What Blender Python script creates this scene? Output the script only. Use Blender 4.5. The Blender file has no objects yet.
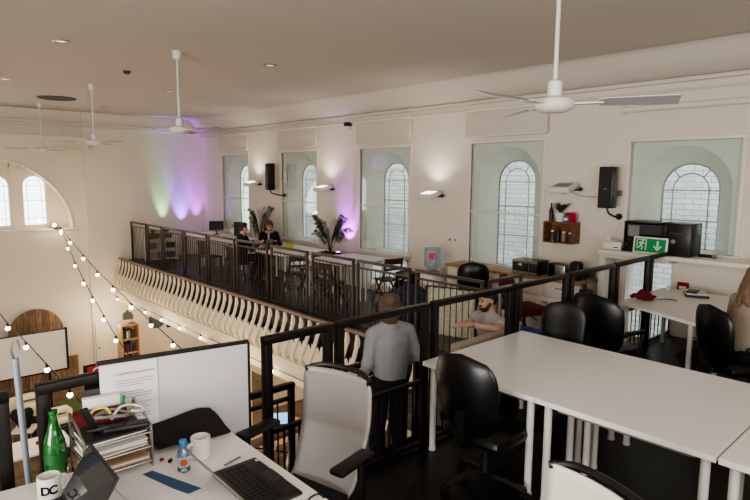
import bpy, bmesh, math, random
from mathutils import Vector, Matrix, noise
random.seed(7)
scene = bpy.context.scene
COL = scene.collection
PI = math.pi
V = Vector

# ------------------------------------------------------------------ materials
def lin(c):
    return tuple(((x/255.0)/12.92 if x/255.0 <= .04045 else ((x/255.0+.055)/1.055)**2.4) for x in c)
def mat(name, rgb, rough=.6, metal=0.0, noise_amt=.08, noise_scale=8.0, bump=0.0, bump_scale=60.0, emis=None, emis_str=0, spec=None, coat=0):
    m = bpy.data.materials.new(name); m.use_nodes = True
    nt = m.node_tree; N = nt.nodes; L = nt.links
    b = N['Principled BSDF']
    b.inputs['Roughness'].default_value = rough; b.inputs['Metallic'].default_value = metal
    if spec is not None: b.inputs['Specular IOR Level'].default_value = spec
    if coat: b.inputs['Coat Weight'].default_value = coat
    c = lin(rgb)
    tc = N.new('ShaderNodeTexCoord')
    nz = N.new('ShaderNodeTexNoise'); nz.inputs['Scale'].default_value = noise_scale; nz.inputs['Detail'].default_value = 3
    L.new(tc.outputs['Object'], nz.inputs['Vector'])
    mx = N.new('ShaderNodeMix'); mx.data_type = 'RGBA'
    mx.inputs[6].default_value = (*[v*(1-noise_amt) for v in c], 1); mx.inputs[7].default_value = (*[min(1, v*(1+noise_amt)) for v in c], 1)
    L.new(nz.outputs['Fac'], mx.inputs[0]); L.new(mx.outputs[2], b.inputs['Base Color'])
    if bump:
        n2 = N.new('ShaderNodeTexNoise'); n2.inputs['Scale'].default_value = bump_scale
        bp = N.new('ShaderNodeBump'); bp.inputs['Strength'].default_value = bump; bp.inputs['Distance'].default_value = .01
        L.new(tc.outputs['Object'], n2.inputs['Vector']); L.new(n2.outputs['Fac'], bp.inputs['Height']); L.new(bp.outputs['Normal'], b.inputs['Normal'])
    if emis:
        b.inputs['Emission Color'].default_value = (*lin(emis), 1); b.inputs['Emission Strength'].default_value = emis_str
    return m
def glass_mat(name, tint=(250,253,252), rough=.02, gloss=.12):
    m = bpy.data.materials.new(name); m.use_nodes = True
    nt = m.node_tree; N = nt.nodes; L = nt.links
    N.remove(N['Principled BSDF']); out = N['Material Output']
    t = N.new('ShaderNodeBsdfTransparent'); t.inputs[0].default_value = (*lin(tint), 1)
    g = N.new('ShaderNodeBsdfGlossy'); g.inputs['Roughness'].default_value = rough
    mx = N.new('ShaderNodeMixShader'); fr = N.new('ShaderNodeLayerWeight'); fr.inputs[0].default_value = .25
    mul = N.new('ShaderNodeMath'); mul.operation = 'MULTIPLY_ADD'; mul.inputs[1].default_value = gloss*1.6; mul.inputs[2].default_value = gloss*.2
    L.new(fr.outputs['Fresnel'], mul.inputs[0]); L.new(mul.outputs[0], mx.inputs[0])
    L.new(t.outputs[0], mx.inputs[1]); L.new(g.outputs[0], mx.inputs[2]); L.new(mx.outputs[0], out.inputs[0])
    return m
def wood_mat(name, c1, c2, scale=(1, 12, 1), rough=.5, plank=None):
    m = bpy.data.materials.new(name); m.use_nodes = True
    nt = m.node_tree; N = nt.nodes; L = nt.links; b = N['Principled BSDF']; b.inputs['Roughness'].default_value = rough
    tc = N.new('ShaderNodeTexCoord'); mp = N.new('ShaderNodeMapping'); mp.inputs['Scale'].default_value = scale
    nz = N.new('ShaderNodeTexNoise'); nz.inputs['Scale'].default_value = 3; nz.inputs['Detail'].default_value = 6; nz.inputs['Distortion'].default_value = .6
    cr = N.new('ShaderNodeValToRGB'); cr.color_ramp.elements[0].color = (*lin(c1), 1); cr.color_ramp.elements[1].color = (*lin(c2), 1)
    cr.color_ramp.elements[0].position = .3; cr.color_ramp.elements[1].position = .7
    L.new(tc.outputs['Object'], mp.inputs[0]); L.new(mp.outputs[0], nz.inputs['Vector']); L.new(nz.outputs['Fac'], cr.inputs[0])
    src = cr.outputs[0]
    if plank:
        axis, w = plank
        sx = N.new('ShaderNodeSeparateXYZ'); L.new(tc.outputs['Object'], sx.inputs[0])
        dv = N.new('ShaderNodeMath'); dv.operation = 'DIVIDE'; dv.inputs[1].default_value = w; L.new(sx.outputs[axis], dv.inputs[0])
        fl = N.new('ShaderNodeMath'); fl.operation = 'FLOOR'; L.new(dv.outputs[0], fl.inputs[0])
        wn = N.new('ShaderNodeTexWhiteNoise'); wn.noise_dimensions = '1D'; L.new(fl.outputs[0], wn.inputs['W'])
        fr = N.new('ShaderNodeMath'); fr.operation = 'FRACT'; L.new(dv.outputs[0], fr.inputs[0])
        gt = N.new('ShaderNodeMath'); gt.operation = 'GREATER_THAN'; gt.inputs[1].default_value = .05; L.new(fr.outputs[0], gt.inputs[0])
        ma = N.new('ShaderNodeMath'); ma.operation = 'MULTIPLY_ADD'; ma.inputs[1].default_value = .6; ma.inputs[2].default_value = .6; L.new(wn.outputs[0], ma.inputs[0])
        mm = N.new('ShaderNodeMath'); mm.operation = 'MULTIPLY'; L.new(ma.outputs[0], mm.inputs[0]); L.new(gt.outputs[0], mm.inputs[1])
        vm = N.new('ShaderNodeVectorMath'); vm.operation = 'SCALE'; L.new(src, vm.inputs[0]); L.new(mm.outputs[0], vm.inputs['Scale'])
        src = vm.outputs[0]
    L.new(src, b.inputs['Base Color'])
    return m
def brick_mat(name):
    m = bpy.data.materials.new(name); m.use_nodes = True
    nt = m.node_tree; N = nt.nodes; L = nt.links; b = N['Principled BSDF']; b.inputs['Roughness'].default_value = .7
    tc = N.new('ShaderNodeTexCoord'); sx = N.new('ShaderNodeSeparateXYZ'); cx = N.new('ShaderNodeCombineXYZ')
    L.new(tc.outputs['Object'], sx.inputs[0]); L.new(sx.outputs[1], cx.inputs[0]); L.new(sx.outputs[2], cx.inputs[1])
    br = N.new('ShaderNodeTexBrick'); br.inputs['Scale'].default_value = 1.0
    br.inputs['Brick Width'].default_value = .27; br.inputs['Row Height'].default_value = .098; br.inputs['Mortar Size'].default_value = .009
    br.inputs['Mortar Smooth'].default_value = .5
    br.inputs['Color1'].default_value = (*lin((238,240,240)), 1); br.inputs['Color2'].default_value = (*lin((218,221,222)), 1); br.inputs['Mortar'].default_value = (*lin((176,181,184)), 1)
    L.new(cx.outputs[0], br.inputs['Vector']); L.new(br.outputs['Color'], b.inputs['Base Color'])
    bp = N.new('ShaderNodeBump'); bp.invert = True; bp.inputs['Strength'].default_value = .6; bp.inputs['Distance'].default_value = .01
    L.new(br.outputs['Fac'], bp.inputs['Height']); L.new(bp.outputs['Normal'], b.inputs['Normal'])
    return m

M = {}
M['wall'] = mat('wall_paint', (224,216,203), .75, noise_amt=.02, noise_scale=1.5, bump=.08, bump_scale=25)
M['wall_end'] = mat('end_wall_paint', (228,219,202), .75, noise_amt=.02, noise_scale=1.2)
M['cream'] = mat('cream_paint', (232,220,196), .6, noise_amt=.03)
M['ceil'] = mat('ceiling_paint', (214,206,196), .85, noise_amt=.025, noise_scale=.7)
M['white_trim'] = mat('white_gloss_paint', (228,222,212), .4, noise_amt=.02)
M['reveal'] = mat('reveal_paint', (222,222,214), .7, noise_amt=.02)
M['blind'] = mat('blind_fabric', (212,204,194), .8, noise_amt=.03, noise_scale=30)
M['brick'] = brick_mat('white_painted_brick')
M['bars'] = mat('grey_glazing_bars', (150, 154, 154), .5)
M['glass'] = glass_mat('window_glass')
M['glass_obj'] = glass_mat('drinking_glass', (225,238,238), .02, .4)
M['darkfloor'] = wood_mat('dark_stained_boards', (12,9,8), (22,17,14), (6,1,1), .42, plank=(1, .14))
M['galfloor'] = wood_mat('gallery_boards', (46,42,46), (66,60,64), (6,1,1), .3, plank=(1, .14))
M['groundfloor'] = wood_mat('ground_boards', (104,84,66), (146,120,96), (8,1,1), .5, plank=(1, .16))
M['blackmetal'] = mat('black_powder_coat', (28,24,22), .38, .35, noise_amt=.1, noise_scale=20)
M['sheenmetal'] = mat('black_coat_with_sheen', (78, 69, 62), .35, .2, noise_amt=.1, noise_scale=20)  # black railing coat lightened: sheen on the gallery panels put into the colour
M['brownrail'] = wood_mat('brown_handrail_wood', (122,100,86), (158,134,118), (1,6,1), .45)
M['desk'] = mat('white_melamine', (232,229,225), .32, noise_amt=.012, noise_scale=4)
M['deskedge'] = mat('desk_edge', (196,188,176), .5, noise_amt=.02)
M['bladegrey'] = mat('fan_blade_grey', (176, 174, 176), .4, .2, noise_amt=.02)
M['whitemetal'] = mat('white_metal', (216,212,206), .35, .1, noise_amt=.02)
M['whiteplastic'] = mat('white_plastic', (224,220,214), .4, noise_amt=.02)
M['black'] = mat('black_plastic', (20,19,19), .38, noise_amt=.15)
M['leather'] = mat('black_leather', (11,10,10), .34, noise_amt=.2, bump=.05, bump_scale=60)
M['mesh'] = mat('pale_grey_back', (146,141,138), .35, noise_amt=.02, noise_scale=3, coat=.2)
M['meshwhite'] = mat('white_back', (214,210,200), .4, noise_amt=.02)
M['darkgrey'] = mat('dark_grey', (52,50,50), .5)
M['grey'] = mat('mid_grey', (128,124,122), .5)
M['chrome'] = mat('brushed_steel', (170,166,160), .3, .9)
M['scarf_red'] = mat('scarf_wool', (112,26,34), .95, noise_amt=.6, noise_scale=45, bump=1, bump_scale=60)
M['red'] = mat('red_fabric', (150,32,40), .8, noise_amt=.3, noise_scale=25, bump=.5, bump_scale=30)
M['darkred'] = mat('dark_red_fabric', (98,20,26), .85, noise_amt=.2, noise_scale=20)
M['blue'] = mat('blue_fabric', (28,64,140), .7)
M['navy'] = mat('navy_fabric', (34,42,72), .9, noise_amt=.25, noise_scale=14, bump=.4)
M['skin'] = mat('skin', (198,158,138), .55, noise_amt=.05, noise_scale=20)
M['sweater'] = mat('grey_marl_sweater', (152,152,156), .95, noise_amt=.08, noise_scale=60, bump=.5, bump_scale=18)
M['tee'] = mat('grey_tee', (172,170,170), .95, noise_amt=.05, noise_scale=40, bump=.4, bump_scale=14)
M['beige'] = mat('beige_sweater', (150,136,122), .95, noise_amt=.08, noise_scale=50, bump=.5, bump_scale=18)
M['blackcloth'] = mat('black_cloth', (24,22,23), .95, noise_amt=.2, noise_scale=30, bump=.5, bump_scale=14)
M['darknavy'] = mat('dark_trousers', (22,23,28), .95, noise_amt=.2, noise_scale=30, bump=.4, bump_scale=14)
M['hair_brown'] = mat('brown_hair', (60,40,28), .55, noise_amt=.35, noise_scale=60, bump=.8, bump_scale=70)
M['hair_blond'] = mat('dark_blond_hair', (90,74,58), .6, noise_amt=.45, noise_scale=60, bump=.8, bump_scale=70)
M['hair_light'] = mat('light_brown_hair', (112,88,68), .55, noise_amt=.3, noise_scale=60, bump=.8, bump_scale=70)
M['hair_dark'] = mat('dark_hair', (46,32,24), .55, noise_amt=.3, noise_scale=60, bump=.8)
M['hair_red'] = mat('auburn_hair', (92,46,28), .55, noise_amt=.3, noise_scale=60, bump=.8)
M['lips'] = mat('lips', (160,92,84), .5)
M['eye'] = mat('eye', (30,22,18), .2)
M['wood'] = wood_mat('pale_plywood', (176,140,100), (206,172,130), (2, 2, 9), .5)
M['oak'] = wood_mat('oak_worktop', (150,112,76), (186,150,110), (9, 1.5, 1), .45)
M['crate'] = wood_mat('brown_crate_wood', (106,68,40), (140,94,58), (1, 8, 8), .6)
M['planks'] = wood_mat('reclaimed_planks', (104,82,62), (170,138,108), (8, 1, 1.2), .6, plank=(0, .16))
M['darkwood'] = wood_mat('dark_chair_wood', (52,34,26), (82,54,40), (3, 3, 8), .45)
M['green'] = mat('exit_green', (20,128,72), .4, noise_amt=.02, emis=(20,128,72), emis_str=.12)
M['greenglass'] = mat('green_glass', (18,92,30), .06, noise_amt=.2, coat=.6)
M['leaf'] = mat('leaf_green', (46,78,40), .5, noise_amt=.3, noise_scale=12)
M['leafdark'] = mat('palm_green', (38,62,42), .5, noise_amt=.3, noise_scale=12)
M['terracotta'] = mat('pot_dark', (60,48,44), .7)
M['paper'] = mat('paper', (222,220,218), .8, noise_amt=.01)
M['ink'] = mat('ink', (60,60,66), .8)
M['inkgrey'] = mat('ink_grey', (150,150,156), .8)
M['paperblue'] = mat('blue_print', (52,84,120), .6)
M['bluecap'] = mat('blue_cap', (40,120,180), .4)
M['waterblue'] = glass_mat('blue_bottle_plastic', (222,232,246), .15, .25)
M['clear'] = glass_mat('clear_bottle', (225,238,245), .08, .6)
M['orange'] = mat('orange_label', (216,88,52), .5)
M['pink'] = mat('pink_label', (206,50,84), .5)
M['card'] = mat('brown_card', (168,136,108), .8)
M['yellow'] = mat('yellow_green', (190,196,60), .6)
M['screen'] = mat('dark_screen', (42,46,50), .06, noise_amt=.1, coat=.5)
M['screenlit'] = mat('lit_screen', (120,160,200), .3, emis=(140,185,225), emis_str=1.2)
M['keys'] = mat('keycaps', (30,29,29), .45)
M['laptop'] = mat('laptop_shell', (44,41,40), .4, .2)
M['laptoplid'] = mat('laptop_lid_grey', (120,114,108), .35, .3)
M['greenfelt'] = mat('green_felt', (74,92,44), .9)
M['tableorange'] = mat('orange_box', (190,130,70), .7)
M['bulb'] = mat('warm_bulb', (255,236,200), .3, emis=(255,226,178), emis_str=14)
M['lampface'] = mat('lamp_face', (255,250,245), .3, emis=(255,240,232), emis_str=3.0)
M['glow'] = mat('downlight_lens', (255,240,220), .3, emis=(255,232,200), emis_str=1.0)
M['purpleglow'] = mat('purple_lens', (190,90,255), .3, emis=(170,80,255), emis_str=14)
M['greenglow'] = mat('green_lens', (140,255,190), .3, emis=(150,255,190), emis_str=5)
M['gold'] = mat('gold_curtain', (226,216,190), .5, .1, noise_amt=.5, noise_scale=30, bump=.8, bump_scale=40)
M['jar'] = mat('jar_contents', (140,116,88), .5)

# ------------------------------------------------------------------ mesh builder
class MB:
    def __init__(s): s.bm = bmesh.new()
    def _absorb(s, t, mtx):
        t.verts.index_update(); vm = [s.bm.verts.new(mtx @ v.co) for v in t.verts]
        for f_ in t.faces: s.bm.faces.new([vm[v.index] for v in f_.verts])
        t.free(); return s
    def box(s, c, d, rot=None, bev=0):
        t = bmesh.new(); bmesh.ops.create_cube(t, size=1)
        for v in t.verts: v.co = V((v.co.x*d[0], v.co.y*d[1], v.co.z*d[2]))
        if bev: bmesh.ops.bevel(t, geom=list(t.edges), offset=min(bev, min(d)*.45), segments=2, affect='EDGES', profile=.5)
        m = Matrix.Translation(V(c))
        if rot is not None: m = m @ (rot.to_4x4() if not isinstance(rot, (tuple, list)) else (Matrix.Rotation(rot[2], 4, 'Z') @ Matrix.Rotation(rot[1], 4, 'Y') @ Matrix.Rotation(rot[0], 4, 'X')))
        return s._absorb(t, m)
    def b2(s, lo, hi, bev=0):
        return s.box([(a+b)/2 for a, b in zip(lo, hi)], [abs(b-a) for a, b in zip(lo, hi)], bev=bev)
    def cyl(s, p0, p1, r0, r1=None, seg=16, caps=True):
        r1 = r0 if r1 is None else r1
        p0, p1 = V(p0), V(p1); d = p1-p0; t = bmesh.new()
        bmesh.ops.create_cone(t, cap_ends=caps, segments=seg, radius1=max(r0, 1e-5), radius2=max(r1, 1e-5), depth=d.length)
        q = V((0, 0, 1)).rotation_difference(d)
        return s._absorb(t, Matrix.Translation((p0+p1)/2) @ q.to_matrix().to_4x4())
    def sph(s, c, r, seg=14, rot=None):
        if not hasattr(r, '__len__'): r = (r, r, r)
        t = bmesh.new(); bmesh.ops.create_uvsphere(t, u_segments=seg, v_segments=max(6, seg//2+2), radius=1)
        m = Matrix.Translation(V(c))
        if rot is not None: m = m @ rot.to_4x4()
        return s._absorb(t, m @ Matrix.Diagonal((*r, 1)))
    def cap(s, p0, p1, r0, r1=None, seg=12):
        r1 = r0 if r1 is None else r1
        s.cyl(p0, p1, r0, r1, seg); s.sph(p0, r0, seg); s.sph(p1, r1, seg); return s
    def tube(s, pts, r, seg=8, closed=False, smooth=0):
        pts = [V(p) for p in pts]
        if smooth: pts = catmull(pts, smooth, closed)
        n = len(pts); rings = []
        rr = r if hasattr(r, '__len__') else [r]*n
        if len(rr) != n: rr = [rr[min(len(rr)-1, int(i*len(rr)/n))] for i in range(n)]
        prev = None
        for i, p in enumerate(pts):
            a = pts[i-1] if (i > 0 or closed) else p; b = pts[(i+1) % n] if (i < n-1 or closed) else p
            t = (b-a).normalized() if (b-a).length > 1e-9 else V((0, 0, 1))
            if prev is None:
                x = t.orthogonal().normalized()
            else:
                x = (prev - t*prev.dot(t)); x = x.normalized() if x.length > 1e-6 else t.orthogonal().normalized()
            prev = x; y = t.cross(x)
            rings.append([s.bm.verts.new(p + x*math.cos(2*PI*k/seg)*rr[i] + y*math.sin(2*PI*k/seg)*rr[i]) for k in range(seg)])
        for i in range(n if closed else n-1):
            A, B = rings[i], rings[(i+1) % n]
            for k in range(seg): s.bm.faces.new((A[k], A[(k+1) % seg], B[(k+1) % seg], B[k]))
        if not closed:
            s.bm.faces.new(rings[0][::-1]); s.bm.faces.new(rings[-1])
        return s
    def ribbon(s, pts, w, t, side=V((0, 1, 0))):
        pts = [V(p) for p in pts]; n = len(pts); rings = []
        for i, p in enumerate(pts):
            a = pts[max(0, i-1)]; b = pts[min(n-1, i+1)]; T = (b-a).normalized(); S = side.normalized(); Nn = T.cross(S).normalized()
            ww = w[i] if hasattr(w, '__len__') else w
            rings.append([s.bm.verts.new(p + S*ww/2*u + Nn*t/2*v) for u, v in ((-1, -1), (1, -1), (1, 1), (-1, 1))])
        for i in range(n-1):
            for k in range(4): s.bm.faces.new((rings[i][k], rings[i][(k+1) % 4], rings[i+1][(k+1) % 4], rings[i+1][k]))
        s.bm.faces.new(rings[0][::-1]); s.bm.faces.new(rings[-1]); return s
    def lathe(s, prof, c=(0, 0, 0), seg=24, axis=None):
        t = bmesh.new(); rings = []
        for r, z in prof:
            rings.append([t.verts.new((max(r, 1e-4)*math.cos(2*PI*k/seg), max(r, 1e-4)*math.sin(2*PI*k/seg), z)) for k in range(seg)])
        for A, B in zip(rings, rings[1:]):
            for k in range(seg): t.faces.new((A[k], A[(k+1) % seg], B[(k+1) % seg], B[k]))
        t.faces.new(rings[0][::-1]); t.faces.new(rings[-1])
        m = Matrix.Translation(V(c))
        if axis is not None: m = m @ V((0, 0, 1)).rotation_difference(V(axis)).to_matrix().to_4x4()
        return s._absorb(t, m)
    def poly(s, pts, thick):
        """extrude a polygon (list of 3D points) along vector thick"""
        a = [s.bm.verts.new(V(p)) for p in pts]; b = [s.bm.verts.new(V(p)+V(thick)) for p in pts]; n = len(a)
        s.bm.faces.new(a[::-1]); s.bm.faces.new(b)
        for i in range(n): s.bm.faces.new((a[i], a[(i+1) % n], b[(i+1) % n], b[i]))
        return s
    def grid(s, P, thick=0):
        """P[i][j] 3D points -> sheet"""
        vs = [[s.bm.verts.new(V(p)) for p in row] for row in P]
        for i in range(len(vs)-1):
            for j in range(len(vs[0])-1): s.bm.faces.new((vs[i][j], vs[i+1][j], vs[i+1][j+1], vs[i][j+1]))
        return s
    def build(s, name, m, parent=None, smooth=False, loc=None, mods=()):
        bmesh.ops.recalc_face_normals(s.bm, faces=s.bm.faces)
        me = bpy.data.meshes.new(name); s.bm.to_mesh(me); s.bm.free()
        o = bpy.data.objects.new(name, me); COL.objects.link(o); me.materials.append(m)
        if smooth:
            for p in me.polygons: p.use_smooth = True
            if smooth != 'all':
                try: me.set_sharp_from_angle(angle=math.radians(38))
                except Exception: pass
        if parent: o.parent = parent
        if loc is not None: o.location = loc
        for k in mods:
            md = o.modifiers.new(k[0], k[0])
            for a, b in k[1].items(): setattr(md, a, b)
        return o
def catmull(p, k, closed=False):
    n = len(p); out = []
    R_ = range(n) if closed else range(n-1)
    for i in R_:
        g = (lambda j: p[j % n]) if closed else (lambda j: p[max(0, min(n-1, j))])
        a, b, c, d = g(i-1), g(i), g(i+1), g(i+2)
        for q in range(k):
            t = q/k
            out.append(.5*((2*b) + (c-a)*t + (2*a-5*b+4*c-d)*t*t + (3*b-a-3*c+d)*t**3))
    if not closed: out.append(p[-1])
    return out
def tag(o, label=None, cat=None, group=None, kind=None):
    if label: o['label'] = label
    if cat: o['category'] = cat
    if group: o['group'] = group
    if kind: o['kind'] = kind
    return o
def thing(name, label, cat, loc=(0, 0, 0), rz=0, group=None):
    o = bpy.data.objects.new(name, None); COL.objects.link(o); o.empty_display_size = .1
    o.location = loc; o.rotation_euler = (0, 0, rz); return tag(o, label, cat, group)
def struct(name, mb, m, smooth=False):
    o = mb.build(name, m, None, smooth); o['kind'] = 'structure'; return o
def dup(root, loc=None, rz=None, label=None, group=None):
    r = root.copy(); COL.objects.link(r)
    if loc is not None: r.location = loc
    if rz is not None: r.rotation_euler = (0, 0, rz)
    if label: r['label'] = label
    if group: r['group'] = group
    for ch in list(root.children):
        c = ch.copy(); COL.objects.link(c); c.parent = r; 
        for g in list(ch.children):
            d = g.copy(); COL.objects.link(d); d.parent = c
    return r
def text(name, s, size, m, parent, mtx, ext=.001, align='CENTER', bold=0):
    cu = bpy.data.curves.new(name, 'FONT'); cu.body = s; cu.size = size; cu.extrude = ext; cu.align_x = align; cu.align_y = 'CENTER'; cu.offset = bold
    t = bpy.data.objects.new(name, cu); COL.objects.link(t)
    dg = bpy.context.evaluated_depsgraph_get(); me = bpy.data.meshes.new_from_object(t.evaluated_get(dg))
    bpy.data.objects.remove(t); o = bpy.data.objects.new(name, me); COL.objects.link(o)
    me.materials.clear(); me.materials.append(m); o.parent = parent; o.matrix_local = mtx; return o
def frame_mtx(origin, xdir, ydir):
    x = V(xdir).normalized(); y = V(ydir).normalized(); z = x.cross(y)
    m = Matrix((x, y, z)).transposed().to_4x4(); m.translation = V(origin); return m

# ------------------------------------------------------------------ camera
CZ = 2.2
cam = bpy.data.cameras.new('camera'); co = bpy.data.objects.new('camera', cam); COL.objects.link(co)
yaw, pitch, roll, F = .74282, .12679, .00728, 571.8
f = V((math.sin(yaw)*math.cos(pitch), math.cos(yaw)*math.cos(pitch), -math.sin(pitch)))
r0 = V((math.cos(yaw), -math.sin(yaw), 0)); u0 = r0.cross(f)
rr = r0*math.cos(roll)+u0*math.sin(roll); uu = -r0*math.sin(roll)+u0*math.cos(roll)
mt = Matrix((rr, uu, -f)).transposed().to_4x4(); mt.translation = (0, 0, CZ)
co.matrix_world = mt; cam.sensor_width = 36; cam.lens = 36*F/750; cam.clip_start = .05; cam.clip_end = 200
scene.camera = co

# ------------------------------------------------------------------ room shell
WX = 8.8; WO = 9.18; YE = 18.13; ZC = 4.0; ZG = -.4; ZF = -3.8; Y0 = -2.5
struct('floor_platform', MB().b2((-1.6, Y0, -.32), (WX, 3.07, 0)), M['darkfloor'])
struct('floor_walkway', MB().b2((-1.6, 3.08, -.75), (4.4, 4.02, -.6)), M['darkfloor'])
struct('floor_landing', MB().b2((4.4, 3.08, -.6), (6.03, 4.72, ZG)), M['galfloor'])
struct('floor_gallery', MB().b2((6.031, 3.08, -.6), (WX, YE, ZG)), M['galfloor'])
struct('floor_ground', MB().b2((-8, Y0, ZF-.2), (WX, YE, ZF)), M['groundfloor'])
struct('ceiling', MB().b2((-8, Y0, ZC), (WX+.5, YE+.6, ZC+.2)), M['ceil'])
struct('wall_left', MB().b2((-8.1, Y0, ZF), (-8, YE+.6, ZC)), M['wall'])
struct('wall_back', MB().b2((-8, Y0-.1, ZF), (WO, Y0, ZC)), M['wall'])
# coved cornice on the window wall and end wall
mb = MB(); prof = [(WX, 3.62), (WX-.05, 3.63), (WX-.12, 3.66), (WX-.22, 3.72), (WX-.33, 3.82), (WX-.42, 3.94), (WX-.5, 4.0), (WX-.52, 4.0)]
mb.grid([[(x, Y0, z) for x, z in prof], [(x, YE, z) for x, z in prof]])
mb.b2((WX-.07, Y0, 3.56), (WX, YE, 3.62), bev=.012); mb.b2((WX-.04, Y0, 3.44), (WX, YE, 3.475), bev=.008)
struct('trim_1', mb, M['ceil'], smooth=True)
mb = MB(); mb.b2((-8, YE-.07, 3.56), (WX-.08, YE, 3.62), bev=.012); mb.b2((-8, YE-.12, 3.62), (WX-.13, YE, 3.68), bev=.012)
struct('trim_2', mb, M['ceil'])

# window wall: rectangular secondary glazed openings
WIN = [(15.93, .80, .54, 2.84, None), (12.57, .80, .54, 2.84, (-.25, .42)), (9.30, .80, .54, 2.84, (-.3, .42)), (6.11, .77, .54, 2.84, None), (3.115, .74, 1.17, 2.75, None)]
def wall_with_holes(name, x0, x1, holes, m, ylo, yhi, zlo, zhi):
    """plate made of boxes around holes [(y0,y1,[(z0,z1),..])]"""
    mb = MB(); y = ylo
    for a, b, zs in sorted(holes):
        mb.b2((x0, y, zlo), (x1, a, zhi)); z = zlo
        for c, d in sorted(zs):
            if c-z > 1e-4: mb.b2((x0, a, z), (x1, b, c))
            z = d
        mb.b2((x0, a, z), (x1, b, zhi)); y = b
    mb.b2((x0, y, zlo), (x1, yhi, zhi)); return struct(name, mb, m)
holes = []
for yc, hw, z0, z1, low in WIN[:4]:
    zs = [(z0, z1)]
    if low: zs.append(low)
    holes.append((yc-hw, yc+hw, zs))
yc, hw, z0, z1, low = WIN[4]
holes.append((yc-hw, yc+hw, [(z0, z1), (-.25, 1.02)]))
wall_with_holes('wall_right', WX, WX+.1, holes, M['wall'], Y0, YE+.1, ZF, ZC)
# brick building outside
struct('wall_neighbour', MB().b2((10.9, -6, ZF), (11.1, 34, 5.2)), M['brick'])
struct('ground_alley', MB().b2((9.24, -6, -1.2), (10.9, 34, -1.1)), M['brick'])

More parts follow.
